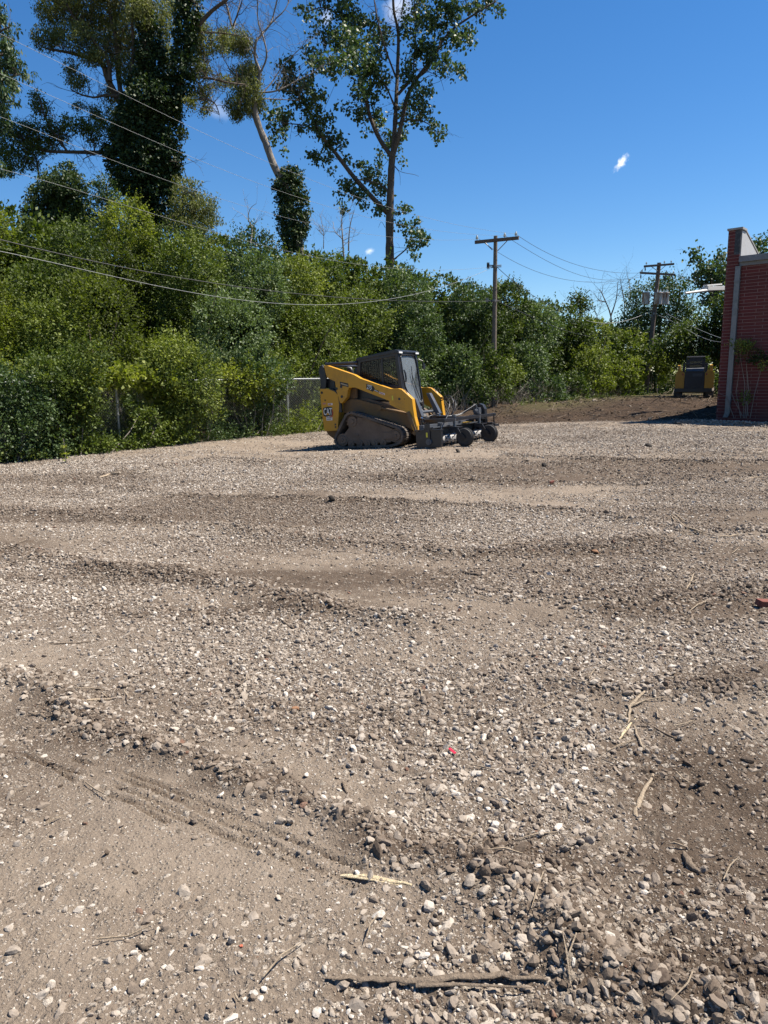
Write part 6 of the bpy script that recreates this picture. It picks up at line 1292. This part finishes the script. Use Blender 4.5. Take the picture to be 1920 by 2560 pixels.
shrub('small green shrub at the foot of the nearer utility pole', 'far_shrub', [(1232, 950, 26, 40), (1255, 975, 28, 25), (1215, 975, 26, 28), (1238, 905, 18, 25), (1226, 880, 12, 14)], LG['mid'], .4, 48, Yo=-1.3, dens=200, group='shrubs at the far end of the lot')
# young weed at the hedge foot
def weed():
    lv = Leaves(99); p = gnd(165, 1158); mb = MB(); top = at(158, 1096, p[1]); mb.tube([p, (p+top)/2+np.array([.01, 0, 0]), top], [.009, .007, .004], 5)
    n = 40; t = lv.rng.random(n)**.8; C = p+(top-p)*t[:, None]; A = lv.rng.normal(size=(n, 3)); A[:, 2] = .3; Nn = lv.rng.normal(size=(n, 3))*.3+np.array([0, 0, 1]); L = .16*(1.15-t)
    lv.V.append(quads(C, A, Nn, L, L*.3)); lv.v.append(np.full(n, .85))
    tree('tall_weed', 'single upright pale green weed at the gravel edge on the left', 'weed', tuple(p), [('stem', mb, BARKG)], [('leaf', lv, LG['yel'])])
weed()
# ground-hugging weeds, twig litter and clods
def litter():
    rng = np.random.default_rng(12); lv = Leaves(12); P = []
    for _ in range(900):
        px = rng.uniform(-150, 870); Y = float(hy(px))+rng.uniform(-.25, .6); p = at(px, 950, Y); P.append([p[0], Y, Gb(p[0], Y)+rng.uniform(.02, .22)])
    lv.spray(np.array(P), .12, 9, .06, up=.8, v=rng.uniform(.3, .8, len(P)))
    P = []
    for _ in range(260):
        px = rng.uniform(1300, 1720); Y = float(hy(px))-rng.uniform(.2, 2.5); p = at(px, 950, Y); P.append([p[0], Y, Gb(p[0], Y)+.04])
    lv.spray(np.array(P), .16, 8, .09, up=.8, v=rng.uniform(.3, .7, len(P)))
    o = link('weeds', lv.mesh('weeds', LG['mid'])); tag(o, 'low weeds along the foot of the hedge', 'weeds', kind='stuff')
    mb = MB()
    for _ in range(650):
        y = rng.uniform(1.6, 24)**1.0; x = rng.uniform(-.62, .62)*y; 
        if rng.random() > .35+.65*(x > .1*y): continue
        if x < -7.7+(y-14.3)*.7: continue
        L = rng.uniform(.03, .16)*(1+.05*y); a = rng.uniform(0, 6.28); xs = x+np.array([0, .5, 1])*L*math.cos(a); ys = y+np.array([0, .5, 1])*L*math.sin(a); z = Gfull(xs, ys)[0]+.010+rng.uniform(0, .015, 3)
        mb.tube([(xs[i]+rng.normal()*.004, ys[i]+rng.normal()*.004, z[i]) for i in range(3)], [.0022*(1+.08*y), .0026*(1+.08*y), .001*(1+.08*y)], 4, False)
    o = mb.build('twig_litter', WOODT); tag(o, 'fine broken twigs and straw scattered over the gravel', 'twigs', kind='stuff')
    n = 9000; y = rng.uniform(24.2, 41, n); x = rng.uniform(0, 1, n)*(y*.62+1)-1.5; k = rng.random(n) < (.5+fbm(x, y, 1.2, 14, 3)*2.4)*(1-.5*sstep(30, 41, y)); x, y = x[k], y[k]; z = Gfull(x, y)[0]; s = np.clip(rng.lognormal(math.log(.035), .5, len(x)), .012, .13)
    Vv, Ff, vv = stones(np.stack([x, y, z], -1), s, rng.uniform(0, 1, len(x)), rock_templates(ico(1)[0], 10, rng, 6), ico(1)[1], rng)
    o = link('soil_clods', npmesh('soil_clods', Vv, Ff, CLOD, dict(v=vv))); tag(o, 'dark soil clods and root bits on the stripped earth', 'soil', kind='stuff')
    mb = MB()
    for _ in range(320):
        y = rng.uniform(24.3, 38); x = rng.uniform(.03, .52)*y; L = rng.uniform(.15, .8); a = rng.normal(0, .6)+(PI if rng.random() < .5 else 0); z0 = float(Gb(x, y))+.03; up = max(0, rng.normal(0, .35))
        mb.tube([(x, y, z0), (x+math.cos(a)*L*.5, y+math.sin(a)*L*.5, z0+.06+up*L*.5), (x+math.cos(a+.3)*L, y+math.sin(a+.3)*L, z0+.02+up*L*.8)], [.014, .011, .005], 4, False)
    o = mb.build('root_litter', WOODB); tag(o, 'torn roots and sticks lying over the dark stripped earth', 'roots', kind='stuff')
CLOD = mat('clod_soil', (.05, .035, .025), .95, 0, .1); tq = CLOD.node_tree; tq.links.new(ramp(tq, attr(tq, 'v'), [(0, (.022, .016, .011)), (.7, (.075, .052, .036)), (.93, (.13, .10, .075)), (1, (.28, .25, .21))]), tq.nodes['Principled BSDF'].inputs['Base Color'])
litter()
